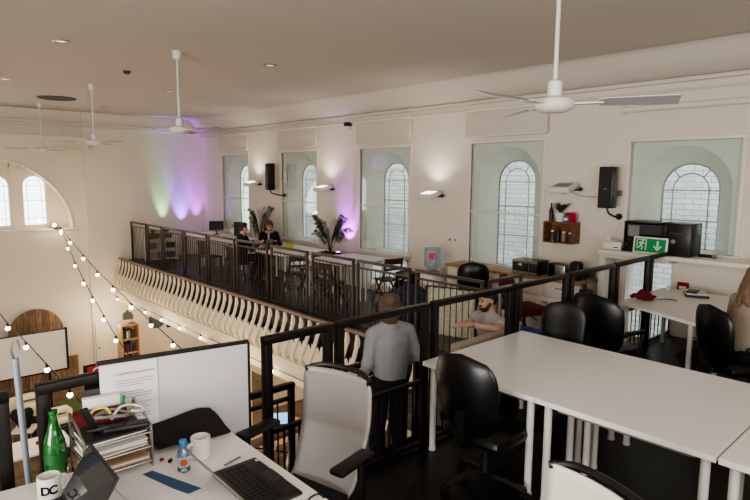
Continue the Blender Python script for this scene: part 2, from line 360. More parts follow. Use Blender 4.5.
def arch_pts(yc, hw, z0, zt, n=18):
    """open arch outline from bottom right up over the top to bottom left"""
    zs = zt-hw; pts = [(yc+hw, z0)]
    for i in range(n+1):
        a = PI*i/n; pts.append((yc+hw*math.cos(a), zs+hw*math.sin(a)))
    pts.append((yc-hw, z0)); return pts
def window(n, yc, hw, z0, z1, bigtop, smalltop, shw, lower):
    x = WX
    root = thing('window_%d' % n, None, None, (x, yc, z0)); root['kind'] = 'structure'
    L = lambda X, Y, Z: (X-x, Y-yc, Z-z0)
    fw = .055
    mb = MB()
    for a, b in (((x-.03, yc-hw-fw, z1), (x+.04, yc+hw+fw, z1+fw)), ((x-.03, yc-hw-fw, z0), (x+.04, yc-hw, z1)), ((x-.03, yc+hw, z0), (x+.04, yc+hw+fw, z1)), ((x-.07, yc-hw-fw-.03, z0-.05), (x+.04, yc+hw+fw+.03, z0))):
        mb.b2(L(*a), L(*b), bev=.008)
    if n < 5: mb.b2(L(x+.005, yc-hw, 1.52 if n != 4 else 1.55), L(x+.035, yc+hw, 1.545 if n != 4 else 1.575))
    mb.build('frame', M['white_trim'], root, True)
    mb = MB(); mb.b2(L(x+.015, yc-hw, z0), L(x+.021, yc+hw, z1)); mb.build('glass_pane', M['glass'], root)
    # splayed reveal with big arch face
    big = arch_pts(yc, hw*.86, z0, bigtop, 20); sm = arch_pts(yc, shw, z0, smalltop, 20); X1 = x+.1; X2 = WO
    mb = MB(); vb = [mb.bm.verts.new(L(X1, p[0], p[1])) for p in big]; vs = [mb.bm.verts.new(L(X2, p[0], p[1])) for p in sm]
    for i in range(len(vb)-1): mb.bm.faces.new((vb[i], vb[i+1], vs[i+1], vs[i]))
    mb.bm.faces.new((vb[0], vs[0], vs[-1], vb[-1]))
    # face plate between rectangle opening and big arch
    rect = []
    for p in big:
        dy = p[0]-yc
        if p[1] <= bigtop-hw*.86+1e-6: rect.append((yc+math.copysign(hw+.02, dy), p[1]))
        else:
            # radial projection on rectangle
            cz = bigtop-hw*.86; dz = p[1]-cz; k = min((hw+.02)/abs(dy) if abs(dy) > 1e-6 else 1e9, (z1+.02-cz)/dz if dz > 1e-6 else 1e9)
            rect.append((yc+dy*k, cz+dz*k))
    vr = [mb.bm.verts.new(L(X1, p[0], p[1])) for p in rect]
    for i in range(len(vb)-1): mb.bm.faces.new((vr[i], vr[i+1], vb[i+1], vb[i]))
    mb.build('reveal', M['reveal'], root, True)
    # arched sash: frame, glazing bars, pane
    mb = MB(); c = [L(X2+.02, p[0], p[1]) for p in sm]
    mb.tube(c+[c[0]], .022, 6)
    ish = shw*.62; it = smalltop-(shw-ish)
    inn = arch_pts(yc, ish, z0, it, 16); mb.tube([L(X2+.02, p[0], p[1]) for p in inn], .010, 6)
    cz = smalltop-shw
    for a in (40, 90-22, 90+22, 140) if False else (50, 130):
        ca, sa = math.cos(math.radians(a)), math.sin(math.radians(a))
        mb.cyl(L(X2+.02, yc+ish*ca, cz+ish*sa), L(X2+.02, yc+shw*ca, cz+shw*sa), .010, seg=6)
    for zz in (cz, cz-.45, cz-1.0):
        if zz > z0+.1: mb.cyl(L(X2+.02, yc-shw, zz), L(X2+.02, yc+shw, zz), .010, seg=6)
    mb.build('glazing_bars', M['bars'], root, True)
    mb = MB(); mb.poly([L(X2+.018, p[0], p[1]) for p in sm], (.004, 0, 0)); mb.build('arched_pane', M['glass'], root)
    if lower:
        lz0, lz1 = lower; mb = MB()
        mb.b2(L(x-.02, yc-hw, lz0), L(x+.03, yc+hw, lz0+.04)); mb.b2(L(x-.02, yc-hw, lz1-.04), L(x+.03, yc+hw, lz1))
        for yy in ((-hw, -hw+.05), (hw-.05, hw), (-.03, .03)): mb.b2(L(x-.02, yc+yy[0], lz0), L(x+.03, yc+yy[1], lz1))
        mb.build('lower_frame', M['white_trim'], root)
        mb = MB(); mb.b2(L(x+.003, yc-hw, lz0), L(x+.007, yc+hw, lz1)); mb.build('lower_pane', M['glass'], root)
        mb = MB()
        for zz in (lz0+.3, lz0+.55):
            if zz < lz1-.08: mb.cyl(L(WO, yc-hw, zz), L(WO, yc+hw, zz), .01, seg=6)
        mb.b2(L(x+.1, yc-hw, lz0-.05), L(WO, yc+hw, lz0)); mb.b2(L(x+.1, yc-hw, lz1), L(WO, yc+hw, lz1+.05))
        mb.b2(L(x+.1, yc-hw-.05, lz0), L(WO, yc-hw, lz1)); mb.b2(L(x+.1, yc+hw, lz0), L(WO, yc+hw+.05, lz1))
        mb.build('lower_reveal', M['reveal'], root)
    return root
for i, (yc, hw, z0, z1, low) in enumerate(WIN):
    window(i+1, yc, hw, z0, z1, 2.76 if i < 4 else 2.68, 2.53 if i < 4 else 2.44, .40, low if i < 4 else (-.25, 1.02))
# outer skin so light only enters through the arches
mb = MB(); ys = Y0
segs = []
for yc, hw, z0, z1, low in sorted(WIN):
    mb.b2((WO+.0, ys, ZF), (WO+.06, yc-.78, ZC)); ys = yc+.78
mb.b2((WO, ys, ZF), (WO+.06, YE+.1, ZC))
struct('wall_outer', mb, M['reveal'])
for i, (yc, hw, z0, z1, low) in enumerate(WIN):
    mb = MB(); shw = .40; zt = 2.53 if i < 4 else 2.44; cz = zt-shw
    big = arch_pts(yc, shw, z0, zt, 20)
    rect = []
    for p in big:
        dy = p[0]-yc
        if p[1] <= cz+1e-6: rect.append((yc+math.copysign(.8, dy), p[1]))
        else:
            dz = p[1]-cz; k = min(.8/abs(dy) if abs(dy) > 1e-6 else 1e9, (ZC-cz)/dz if dz > 1e-6 else 1e9); rect.append((yc+dy*k, cz+dz*k))
    vb = [mb.bm.verts.new((WO+.045, p[0], p[1])) for p in big]; vr = [mb.bm.verts.new((WO+.045, p[0], p[1])) for p in rect]
    for k in range(len(vb)-1): mb.bm.faces.new((vr[k], vr[k+1], vb[k+1], vb[k]))
    lz = low if i < 4 else (-.25, 1.02)
    if lz:
        mb.b2((WO+.03, yc-.8, ZF), (WO+.05, yc+.8, lz[0])); mb.b2((WO+.03, yc-.8, lz[1]), (WO+.05, yc+.8, z0))
    else: mb.b2((WO+.03, yc-.8, ZF), (WO+.05, yc+.8, z0))
    struct('wall_outer', mb, M['reveal'])

# end wall (right part plain, left part with the great arched recess)
struct('wall_end', MB().b2((5.17, YE, ZF), (WX, YE+.1, ZC)), M['wall_end'])
mb = MB(); ax, az, aa, ab = 2.6, .66, 2.15, 2.0; yw = YE+.07
n = 40; arc = [(ax+aa*math.cos(PI*i/n), az+ab*math.sin(PI*i/n)) for i in range(n+1)]
outer = []
for i, (px, pz) in enumerate(arc):
    dx, dz = px-ax, pz-az; k = min((5.17-ax)/abs(dx) if abs(dx) > 1e-6 else 1e9, (ZC-az)/dz if dz > 1e-6 else 1e9); outer.append((ax+dx*k, az+dz*k))
va = [mb.bm.verts.new((p[0], yw, p[1])) for p in arc]; vo = [mb.bm.verts.new((p[0], yw, p[1])) for p in outer]; vd = [mb.bm.verts.new((p[0], yw+.5, p[1])) for p in arc]
for i in range(n):
    mb.bm.faces.new((va[i], va[i+1], vo[i+1], vo[i])); mb.bm.faces.new((va[i], vd[i], vd[i+1], va[i+1]))
# wall above the arch
mb.b2((-8, yw-.006, 2.74), (5.118, yw+.04, ZC))
mb.b2((-8, yw+.004, az+.001), (.42, yw+.05, 2.73))
mb.b2((-8, yw, ZF), (5.17, yw+.55, az))
mb.b2((5.12, YE, ZF), (5.17, yw+.02, ZC))
struct('wall_end_arched', mb, M['wall_end'], True)
# arch trim and sill line, beam
mb = MB(); mb.tube([(p[0], yw-.01, p[1]) for p in arc], .022, 6); mb.b2((-.5, yw-.05, az-.03), (4.85, yw+.02, az+.02)); mb.b2((.6, yw+.42, 2.27), (4.2, yw+.5, 2.31))
struct('trim_3', mb, M['cream'], True)
struct('beam', MB().b2((-8, YE-.25, 2.94), (5.2, YE+.06, 3.27)), M['wall_end'])
# recess back wall with arched windows
WL = [3.93, 3.02, 2.11, 1.2]
yb = yw+.5
mb = MB(); xs = -1.0
for xc in sorted(WL):
    mb.b2((xs, yb, az), (xc-.31, yb+.08, 3.0)); xs = xc+.31
    pts = arch_pts(xc, .29, .76, 2.17, 16); cz = 2.17-.29; rect = []
    for p in pts:
        dx = p[0]-xc
        if p[1] <= cz+1e-6: rect.append((xc+math.copysign(.32, dx), p[1]))
        else:
            dz = p[1]-cz; k = min(.32/abs(dx) if abs(dx) > 1e-6 else 1e9, (3.0-cz)/dz if dz > 1e-6 else 1e9); rect.append((xc+dx*k, cz+dz*k))
    vb = [mb.bm.verts.new((p[0], yb+.01, p[1])) for p in pts]; vr = [mb.bm.verts.new((p[0], yb+.01, p[1])) for p in rect]; vk = [mb.bm.verts.new((p[0], yb+.1, p[1])) for p in pts]
    for k in range(len(vb)-1): mb.bm.faces.new((vr[k], vr[k+1], vb[k+1], vb[k])); mb.bm.faces.new((vb[k], vb[k+1], vk[k+1], vk[k]))
    mb.b2((xc-.33, yb, 2.4), (xc+.33, yb+.02, 3.0)); mb.b2((xc-.33, yb, az), (xc+.33, yb+.08, .76))
mb.b2((xs, yb, az), (5.4, yb+.08, 3.0))
struct('wall_recess', mb, M['wall_end'], True)
for k, xc in enumerate(WL):
    root = thing('window_%d' % (6+k), None, None, (xc, yb+.08, .76)); root['kind'] = 'structure'
    pts = arch_pts(0, .29, 0, 1.41, 16); mb = MB(); c = [(p[0], 0, p[1]) for p in pts]; mb.tube(c+[c[0]], .022, 6); mb.build('frame', M['white_trim'], root, True)
    mb = MB(); mb.tube([(p[0], 0, p[1]) for p in arch_pts(0, .18, 0, 1.30, 14)], .008, 5)
    for zz in (1.12, .7, .2): mb.cyl((-.29, 0, zz), (.29, 0, zz), .008, seg=5)
    for a in (50, 90+40): mb.cyl((.18*math.cos(math.radians(a)), 0, 1.12+.18*math.sin(math.radians(a))), (.29*math.cos(math.radians(a)), 0, 1.12+.29*math.sin(math.radians(a))), .008, seg=5)
    mb.build('glazing_bars', M['grey'], root, True)
    mb = MB(); mb.poly([(p[0], .005, p[1]) for p in pts], (0, .004, 0)); mb.build('pane', M['glass'], root)
# column and walls under the gallery
mb = MB(); mb.cyl((6.35, 11.2, ZF), (6.35, 11.2, -1.62), .11, seg=24); mb.lathe([(.11, 0), (.2, .08), (.2, .14)], (6.35, 11.2, -1.76)); struct('column', mb, M['cream'], True)
mb = MB(); mb.cyl((6.35, 5.6, ZF), (6.35, 5.6, -1.62), .11, seg=24); struct('column', mb, M['cream'], True)
struct('ceiling_under_gallery', MB().b2((6.0, 3.08, -1.66), (WX, YE, -1.6)), M['cream'])
struct('partition', MB().b2((7.6, 12.3, ZF), (WX, 12.4, -1.66)), M['cream'])
# gallery fascia under the balusters
mb = MB(); prof = [(6.03, -.6), (6.03, -1.19), (5.76, -1.19), (5.76, -1.24), (5.8, -1.28), (5.8, -1.36), (5.84, -1.44), (5.84, -1.58), (5.81, -1.62), (6.03, -1.66)]
mb.grid([[(x, 3.4, z) for x, z in prof], [(x, YE, z) for x, z in prof]]); mb.grid([[(WX, 3.4, -.61), (WX, YE, -.61)], [(6.03, 3.4, -.61), (6.03, YE, -.61)]])
struct('trim_4', mb, M['cream'], True)
struct('dark_gap_sheet', MB().b2((6.015, 4.72, -1.15), (6.03, YE, -.41)), M['black'])  # black sheet added behind the balusters so their gaps look dark

# ------------------------------------------------------------------ balustrades
def balustrade(name, label, a, b, ztop, depth, belly, out, nb):
    """a,b: ends at the rail line; out: outward unit vector"""
    a, b = V((*a, ztop)), V((*b, ztop)); d = b-a; L = d.length; t = d.normalized(); out = V((*out, 0))
    root = thing(name, label, 'balustrade', a)
    mb = MB(); mb.box(d/2+V((0, 0, -.02)), (.09, L, .045), rot=(0, 0, math.atan2(-t.x, t.y)), bev=.012); mb.build('handrail', M['brownrail'], root, True)
    prof = [(0, -.05), (.005, -.2), (.05, -.36), (.13, -.52), (.2, -.66), (.19, -.76), (.12, -.83)]
    prof = [(p[0]*belly/.2, p[1]*depth/.83) for p in prof]
    pf = catmull([V((p[0], p[1], 0)) for p in prof], 3)
    # solid cast lower panel with ragged leafwork edge
    mb = MB(); n = int(nb*6); rows = [q for q in pf if q.y < -.52*depth/.83]
    P = []
    for i in range(n+1):
        s = i/n; ph = (i % 6)
        lift = (.00, .12, .03, .18, .05, .09)[ph]*depth/.83
        col = []
        for j, q in enumerate(rows):
            z = q.y + (lift if j == 0 else 0)
            col.append(d*s + out*(q.x-.02) + V((0, 0, z)))
        P.append(col)
    mb.grid(P); mb.build('cast_panel', M['cream'], root, True)
    mb = MB(); mb.box(d/2+out*(pf[-1].x)+V((0, 0, -depth)), (.05, L, .05), rot=(0, 0, math.atan2(-t.x, t.y)), bev=.01)
    for i in range(nb*2): mb.sph(d*((i+.5)/(nb*2))+out*(belly*.95)+V((0, 0, -depth*.9)), .02, 6)
    mb.build('base_molding', M['cream'], root, True)
    proto = None
    for i in range(nb):
        s = (i+.5)/nb
        if proto is None:
            mb = MB(); w = [.055+.03*math.sin(PI*k/(len(pf)-1)) for k in range(len(pf))]
            mb.ribbon([out*(q.x+.035)+V((0, 0, q.y)) for q in pf], w, .03, t)
            for sg in (-1, 1):
                mb.tube([out*(.02)+t*sg*.03+V((0, 0, -.10*depth)), out*.03+t*sg*.06+V((0, 0, -.22*depth)), out*.06+t*sg*.035+V((0, 0, -.34*depth)), out*.10*belly/.2+t*sg*.03+V((0, 0, -.5*depth))], .009, 5, smooth=3)
            proto = mb.build('baluster', M['cream'], root, True); proto.location = d*s
        else:
            c = proto.copy(); COL.objects.link(c); c.location = d*s
balustrade('gallery_balustrade', 'long cream bow-fronted iron balustrade with brown handrail along the gallery edge', (5.97, 18.1), (5.97, 4.9), -.31, .88, .2, (-1, 0), 50)
balustrade('walkway_balustrade', 'short cream iron balustrade low behind the standing person in grey sweater', (-.5, 4.13), (4.3, 4.13), -.06, .7, .14, (0, 1), 18)

# ------------------------------------------------------------------ black railing panels
def rail_panel(label, a, b, z0, z1, zmid, nb, group, t=.05, mt='blackmetal'):
    a, b = V((*a, 0)), V((*b, 0)); dn = (b-a).normalized(); a, b = a+dn*t*.5, b-dn*t*.5; d = b-a; L = d.length; ang = math.atan2(d.y, d.x)
    root = thing('railing_panel', label, 'railing', (a.x, a.y, z0), ang, group); H = z1-z0
    mb = MB()
    mb.b2((-t/2, -t/2, 0), (t/2, t/2, H), bev=.004); mb.b2((L-t/2, -t/2, 0), (L+t/2, t/2, H), bev=.004)
    mb.b2((-t/2-.002, -t/2-.004, H-.045), (L+t/2+.002, t/2+.004, H+.002), bev=.005); mb.b2((t/2, -.018, .02), (L-t/2, .018, .055))
    mb.b2((t/2, -.016, zmid-z0-.03), (L-t/2, .016, zmid-z0))
    mb.build('frame', M[mt], root, True)
    proto = None
    for i in range(nb):
        x = L*(i+1)/(nb+1)
        if not proto:
            mb = MB(); mb.b2((-.0055, -.0055, .055), (.0055, .0055, zmid-z0-.03)); proto = mb.build('baluster', M[mt], root); proto.location.x = x
        else:
            c = proto.copy(); COL.objects.link(c); c.location.x = x
    return root
G = 'black steel railing panels along the gallery'
gy = [(18.0, 16.78), (16.68, 15.66), (15.56, 14.3), (14.2, 12.95), (12.87, 11.58), (11.48, 10.2), (10.06, 8.78), (8.64, 7.42), (7.34, 6.08), (5.96, 4.68)]
gl = ['farthest black gallery railing panel, against the far end wall', 'second black gallery railing panel counted from the far end wall', 'black gallery railing panel in front of the low shelf with green plants', 'black gallery railing panel in front of the purple floor light',
      'black gallery railing panel just left of the seated man in black', 'black gallery railing panel in front of the man in black at his laptop', 'black gallery railing panel in front of the bare brown wooden chair', 'black gallery railing panel in front of the white tables with the second palm',
      'black gallery railing panel in front of the navy beanbag', 'nearest black gallery railing panel, in front of the water bottle']
for (a, b), l in zip(gy, gl): rail_panel(l, (6.33, a), (6.33, b), ZG, .8, .68, 10, G, t=.045, mt='sheenmetal')
rail_panel('short black railing panel in front of the red kitchen chair, across the gallery end', (6.42, 4.66), (7.23, 4.66), ZG, .8, .68, 7, None, t=.045, mt='sheenmetal')
G = 'black steel railing panels along the raised platform'
px = [(-.62, .47), (.585, 1.72), (1.835, 2.375), (2.42, 3.36), (3.42, 4.53), (4.59, 5.56), (5.62, 6.64), (6.70, 7.63), (7.70, 8.64)]
pl = ['leftmost black platform railing panel, at the left edge beside the hooked pole', 'black platform railing panel behind the desk screen with the notice', 'narrow black platform railing panel between the desk screen and the grey mesh chair', 'black platform railing panel in front of the standing person in grey sweater',
      'black platform railing panel in front of the seated bearded man', 'black platform railing panel in front of the red kitchen chair and its seat', 'black platform railing panel in front of the low cream cupboard', 'black platform railing panel left of the emergency exit sign, by the red scarf', 'last black platform railing panel, meeting the window wall under the exit sign']
for (a, b), l in zip(px, pl): rail_panel(l, (a, 3.03), (b, 3.03), 0, 1.2, .58, max(3, int((b-a)/.14)), G, t=.055)
rail_panel('black stair railing panel low on the left behind the grey mesh chair', (1.0, 4.0), (2.72, 4.0), -.6, .43, .31, 11, None, t=.05)
rail_panel('black stair railing panel behind the legs of the person in grey sweater', (2.95, 4.0), (4.3, 4.0), -.6, .43, .31, 9, None, t=.05)

# ------------------------------------------------------------------ ceiling fans
def ceiling_fan(label, x, y, zm, ang, R=.98, pitch=-9):
    top = ZC-zm
    root = thing('ceiling_fan', label, 'ceiling fan', (x, y, zm), ang, 'white three-blade ceiling fans')
    MB().lathe([(.03, top-.12), (.055, top-.11), (.07, top-.01), (.07, top)]).build('canopy', M['whiteplastic'], root, True)
    MB().cyl((0, 0, .1), (0, 0, top-.08), .016, seg=12).build('rod', M['whitemetal'], root, True)
    MB().lathe([(.045, .06), (.05, .07), (.05, .16), (.03, .175)]).build('collar', M['whiteplastic'], root, True)
    MB().lathe([(.03, -.055), (.09, -.05), (.135, -.02), (.145, .01), (.13, .035), (.06, .06), (.03, .065)]).build('motor', M['whiteplastic'], root, True)
    for k in range(3):
        a = 2*PI*k/3; rot = Matrix.Rotation(a, 3, 'Z')
        mb = MB(); q = Matrix.Rotation(math.radians(pitch), 3, 'X')
        P = [(.30, -.05), (.36, -.062), (R, -.07), (R+.01, -.06), (R+.01, .05), (R, .06), (.36, .05), (.30, .04)]
        pts = [rot @ (q @ V((px_, py_, 0)) + V((0, 0, .005))) for px_, py_ in P]
        mb.poly(pts, (0, 0, .006)); bl = mb.build('blade', M['bladegrey'], root)
        mb = MB(); mb.poly([rot @ V(p) for p in ((.12, -.03, .0), (.33, -.045, -.002), (.33, .045, -.002), (.12, .03, 0))], (0, 0, .008)); mb.build('blade_bracket', M['whiteplastic'], root)
    return root
ceiling_fan('nearest white ceiling fan, large in the top right of the photo', 3.765, 2.22, 2.72, math.radians(57), .79, -20)
ceiling_fan('second white ceiling fan, hanging before the purple-lit wall', 3.70, 8.34, 2.87, math.radians(49), .80)
ceiling_fan('third white ceiling fan, second from the left', 3.75, 12.5, 2.85, math.radians(52), .80)
ceiling_fan('farthest white ceiling fan, over the arched recess at left', 3.75, 16.7, 2.84, math.radians(40), .82)
# downlights
dl = [((2.29, 8.82), 'chrome-rimmed ceiling downlight at top left of the photo'), ((2.37, 13.02), 'small ceiling downlight at the far left edge'), ((5.23, 8.26), 'ceiling downlight to the right of the black smoke alarm'),
      ((5.24, 16.34), 'farthest ceiling downlight, between the two farthest fans'), ((5.245, 12.28), 'ceiling downlight just left of the second fan rod')]
for (x, y), l in dl:
    root = thing('ceiling_downlight', l, 'downlight', (x, y, ZC), 0, 'round ceiling downlights')
    MB().lathe([(.06, -.004), (.075, -.016), (.115, -.010), (.115, 0)]).build('trim_ring', M['chrome'], root, True)
    MB().lathe([(.0, -.006), (.062, -.006), (.062, -.001)]).build('lens', M['glow'], root, True)
o = MB().lathe([(0, -.01), (.36, -.012), (.40, -.02), (.42, -.008), (.42, 0)], seg=40).build('ceiling_vent', M['darkgrey'], None, True, (3.81, 15.3, ZC)); tag(o, 'wide dark round ceiling vent between the far fans', 'vent')
o = MB().lathe([(0, -.05), (.04, -.05), (.06, -.03), (.065, 0)]).build('smoke_alarm', M['darkgrey'], None, True, (3.74, 10.49, ZC)); tag(o, 'small black smoke alarm on the ceiling', 'smoke alarm')
root = thing('security_camera', 'small black security camera high on the window wall beside the third blind', 'camera', (8.729, 10.48, 3.42))
MB().box((0, 0, 0), (.14, .16, .09), bev=.02).build('housing', M['black'], root, True); MB().cyl((.03, 0, -.04), (.03, 0, -.13), .035).build('base_cap', M['whiteplastic'], root, True)

# ------------------------------------------------------------------ blinds
BG = 'cream roller blinds above the windows'
bn = ['farthest', 'second farthest', 'third farthest', 'nearest full']
for (yc, hw, z0, z1, low), nme in zip(WIN[:4], bn):
    root = thing('roller_blind', nme+' cream blind box above an arched window', 'blind', (WX, yc, 2.95), 0, BG)
    MB().b2((-.10, -.86, .0), (-.005, .86, .46), bev=.01).build('blind_panel', M['blind'], root, True)
    MB().b2((-.12, -.88, .46), (-.005, .88, .51), bev=.012).build('top_rail', M['white_trim'], root, True)
    MB().cyl((-.11, -.85, .01), (-.11, .85, .01), .014, seg=8).build('bottom_bar', M['white_trim'], root, True)
root = thing('roller_blind', 'rolled-up white blind above the large near window at upper right', 'blind', (WX, 3.1, 3.23), 0, BG)
MB().cyl((-.06, -.86, .0), (-.06, .86, .0), .045, seg=16).build('roller', M['white_trim'], root, True)
MB().b2((-.12, -.88, -.06), (0, -.86, .06)).b2((-.12, .86, -.06), (0, .88, .06)).build('end_bracket', M['whiteplastic'], root)
MB().cyl((-.06, -.84, -.04), (-.06, -.84, -.9), .006, seg=6).build('pull_cord', M['whitemetal'], root)
# ------------------------------------------------------------------ wall uplighters
ul = [((14.5, 1.97), 'white wall uplighter beside the farthest arched window'), ((11.15, 1.90), 'white wall uplighter above the magenta light glow'), ((7.65, 1.84), 'white wall uplighter between the third and fourth windows'), ((4.75, 2.03), 'unlit white wall uplighter above the wooden crate shelf')]
for i, ((y, z), l) in enumerate(ul):
    root = thing('wall_uplighter', l, 'wall light', (WX, y, z), 0, 'white tilted wall uplighters')
    q = Matrix.Rotation(math.radians(-14), 3, 'Y')
    mb = MB(); mb.box((-.28, .04, .02), (.34, .36, .09), rot=q, bev=.02); mb.build('housing', M['whiteplastic'], root, True)
    mb = MB(); mb.box((-.30, .04, .064), (.2, .26, .01), rot=q); mb.build('lamp_face', M['lampface'] if i < 3 else M['grey'], root)
    mb = MB(); mb.cyl((-.0, -.05, 0), (-.12, -.05, 0), .03); mb.sph((-.13, -.17, 0), .035); mb.build('bracket', M['black'], root, True)
M['grey_disc'] = mat('pale_grey_disc', (196, 190, 184), .5)
root = thing('wall_disc', 'round white disc on the wall left of the near speaker, trailing a cable', 'wall sensor', (WX, 4.95, 2.03))
MB().lathe([(0, .03), (.09, .025), (.1, 0)], axis=(-1, 0, 0)).build('disc', M['grey_disc'], root, True)
MB().tube([(-.01, -.1, -.02), (-.015, -.3, -.1), (-.012, -.55, -.12), (-.012, -.85, -.1)], .006, 6, smooth=4).build('cable', M['grey'], root, True)
# ------------------------------------------------------------------ speakers
def speaker(label, y, z, h, yawr, arm):
    root = thing('wall_speaker', label, 'speaker', (WX, y, z), 0, 'black wall speakers')
    rot = Matrix.Rotation(yawr, 3, 'Z'); c = rot @ V((0, 0, 0)) + V((-.33, 0, 0))
    MB().box(c, (.2, .22, h), rot=rot, bev=.015).build('cabinet', M['black'], root, True)
    c2 = c + rot @ V((-.103, 0, 0)); MB().box(c2, (.012, .19, h-.04), rot=rot, bev=.004).build('grille', M['black'], root)
    MB().box(c + rot @ V((-.112, 0, -.02)), (.004, .05, .014), rot=rot).build('badge', M['grey'], root)
    MB().tube([c+V((0, 0, -h/2+.02)), c+V((.02, -.03, -h/2-.08)), (-.12, -.13*arm, -h/2-.14), (-.02, -.17*arm, -h/2-.14)], .016, 8, smooth=4).sph((-.03, -.17*arm, -h/2-.14), .05).build('bracket', M['black'], root, True)
    return root
speaker('black wall speaker on the right, beside the large near window', 4.03, 2.07, .62, .1, .35)
speaker('smaller-looking black wall speaker between the two farthest windows', 13.45, 2.19, .72, -.25, 1.3)
o = MB().box((0, 0, 0), (.03, .12, .3), bev=.01).build('junction_box', M['whiteplastic'], None, True, (8.78, 13.2, 2.15)); tag(o, 'small white box on the wall right of the far speaker', 'junction box')
root = thing('cable_box', 'small grey cable box and hanging cord right of the near speaker', 'junction box', (8.775, 3.98, 1.98)); MB().box((0, 0, 0), (.04, .07, .09), bev=.01).build('box', M['grey'], root, True)
MB().tube([(0, 0, -.04), (-.01, -.03, -.2), (.0, .0, -.45), (-.01, .03, -.6)], .006, 6, smooth=4).build('cord', M['whitemetal'], root, True)
root = thing('power_socket', 'white double power socket on the wall above the water bottle', 'socket', (8.79, 7.28, .98)); MB().box((0, 0, 0), (.02, .3, .09), bev=.008).build('plate', M['whiteplastic'], root, True); MB().box((-.012, .07, 0), (.01, .04, .05)).box((-.012, -.07, 0), (.01, .04, .05)).build('switches', M['grey'], root)

# ------------------------------------------------------------------ crate shelf
root = thing('crate_shelf', 'brown wooden crate fixed to the wall as a shelf', 'shelf', (8.66, 4.87, 1.14)); root.scale = (1, .8, 1)
MB().b2((-.12, -.31, 0), (.13, .31, .02)).build('bottom_board', M['crate'], root); MB().b2((-.12, -.31, .33), (.13, .31, .35)).build('top_board', M['crate'], root)
MB().b2((-.12, -.33, 0), (.13, -.305, .35)).build('end_board', M['crate'], root); MB().b2((-.12, .305, 0), (.13, .33, .35)).build('end_board', M['crate'], root)
MB().b2((.115, -.31, .02), (.13, .31, .33)).build('back_board', M['crate'], root)
def bottle(name, label, cat, loc, r, h, m, group=None, neck=.4, capm=None):
    root = thing(name, label, cat, loc, 0, group)
    MB().lathe([(0, 0), (r, .004), (r, h*(1-neck)), (r*.8, h*(1-neck*.8)), (r*.36, h*(1-neck*.5)), (r*.33, h*.97)], seg=16).build('body', m, root, True)
    if capm: MB().lathe([(r*.4, h*.9), (r*.4, h), (0, h+.001)], seg=12).build('cap', capm, root, True)
    return root
sz = 1.491
bottle('wine_bottle', 'dark wine bottle standing on top of the crate shelf', 'bottle', (8.66, 5.07, sz), .034, .3, M['black'], capm=M['darkred'])
MB().lathe([(0, 0), (.03, .002), (.035, .12), (.032, .12), (.028, .006), (0, .006)]).build('glass_tumbler', M['glass_obj'], None, True, (8.66, 4.99, sz)); tag(bpy.context.scene.objects['glass_tumbler'], 'small clear glass beside the plant on the crate shelf', 'glass')
def foliage(mb, c, n, h, spread, w, droop=.4, leaflets=0, rnd=random):
    for i in range(n):
        a = 2*PI*i/n + rnd.uniform(-.4, .4); s = spread*rnd.uniform(.5, 1.1); hh = h*rnd.uniform(.6, 1.1); pts = []
        for k in range(7):
            t = k/6; pts.append(V(c)+V((math.cos(a)*s*t, math.sin(a)*s*t, hh*(t - droop*t*t*1.0))))
        if leaflets:
            mb.tube(pts, .003, 4)
            side = V((-math.sin(a), math.cos(a), 0))
            for k in range(leaflets):
                t = .3+.7*k/leaflets; j = t*6; i0 = int(min(5, j)); p = pts[i0].lerp(pts[i0+1], j-i0)
                for sg in (-1, 1):
                    e = p + side*sg*w*(1.3-t)*1.7 + V((math.cos(a)*.07, math.sin(a)*.07, -.07*rnd.random()-.03)); m_ = p.lerp(e, .5)+V((0, 0, .015))
                    q = V((math.cos(a), math.sin(a), 0))*.009
                    v = [mb.bm.verts.new(x) for x in (p-q*.3, m_-q, e, m_+q)]
                    mb.bm.faces.new(v)
        else:
            ww = [w*math.sin(PI*(.12+.86*k/6)) for k in range(7)]
            mb.ribbon(pts, ww, .002, V((-math.sin(a), math.cos(a), 0)))
root = thing('potted_plant', 'bushy green plant in a white pot on the crate shelf', 'plant', (8.64, 4.89, sz))
MB().lathe([(0, 0), (.055, .003), (.075, .15), (.065, .15), (.06, .13), (0, .13)]).build('pot', M['whiteplastic'], root, True)
mb = MB(); foliage(mb, (0, 0, .13), 34, .34, .2, .03, .5); mb.build('leaves', M['leaf'], root)
root = thing('carton_pack', 'blue and white carton on the crate shelf beside the plant', 'box', (8.64, 4.775, sz)); MB().box((0, 0, .045), (.07, .1, .09), bev=.004).build('box', M['bluecap'], root, True); MB().box((-.037, 0, .05), (.002, .07, .04)).build('label_panel', M['paper'], root)
root = thing('greeting_card', 'red and pink folded card at the right end of the crate shelf', 'card', (8.62, 4.68, sz)); MB().box((0, .03, .08), (.006, .13, .16), rot=(0, .15, .1)).build('front', M['red'], root); MB().box((.04, -.01, .08), (.006, .12, .15), rot=(0, -.15, -.2)).build('back', M['pink'], root)
jl = ['leftmost small clear jar inside the crate shelf', 'dark bottle inside the crate shelf', 'cream jar in the middle of the crate shelf', 'dark squat jar at the right inside the crate shelf']
for k, (yy, r, h, m) in enumerate([(5.13, .045, .18, 'clear'), (5.0, .03, .24, 'black'), (4.88, .045, .17, 'jar'), (4.75, .045, .16, 'darkgrey')]):
    root = thing('storage_jar', jl[k], 'jar', (8.66, 4.87+(yy-4.94)*.85, 1.161), 0, 'jars inside the crate shelf')
    MB().lathe([(0, 0), (r, .004), (r, h*.75), (r*.6, h*.85)]).build('body', M[m], root, True); MB().lathe([(r*.62, h*.84), (r*.62, h), (0, h)]).build('lid', M['whiteplastic' if k != 1 else 'black'], root, True)

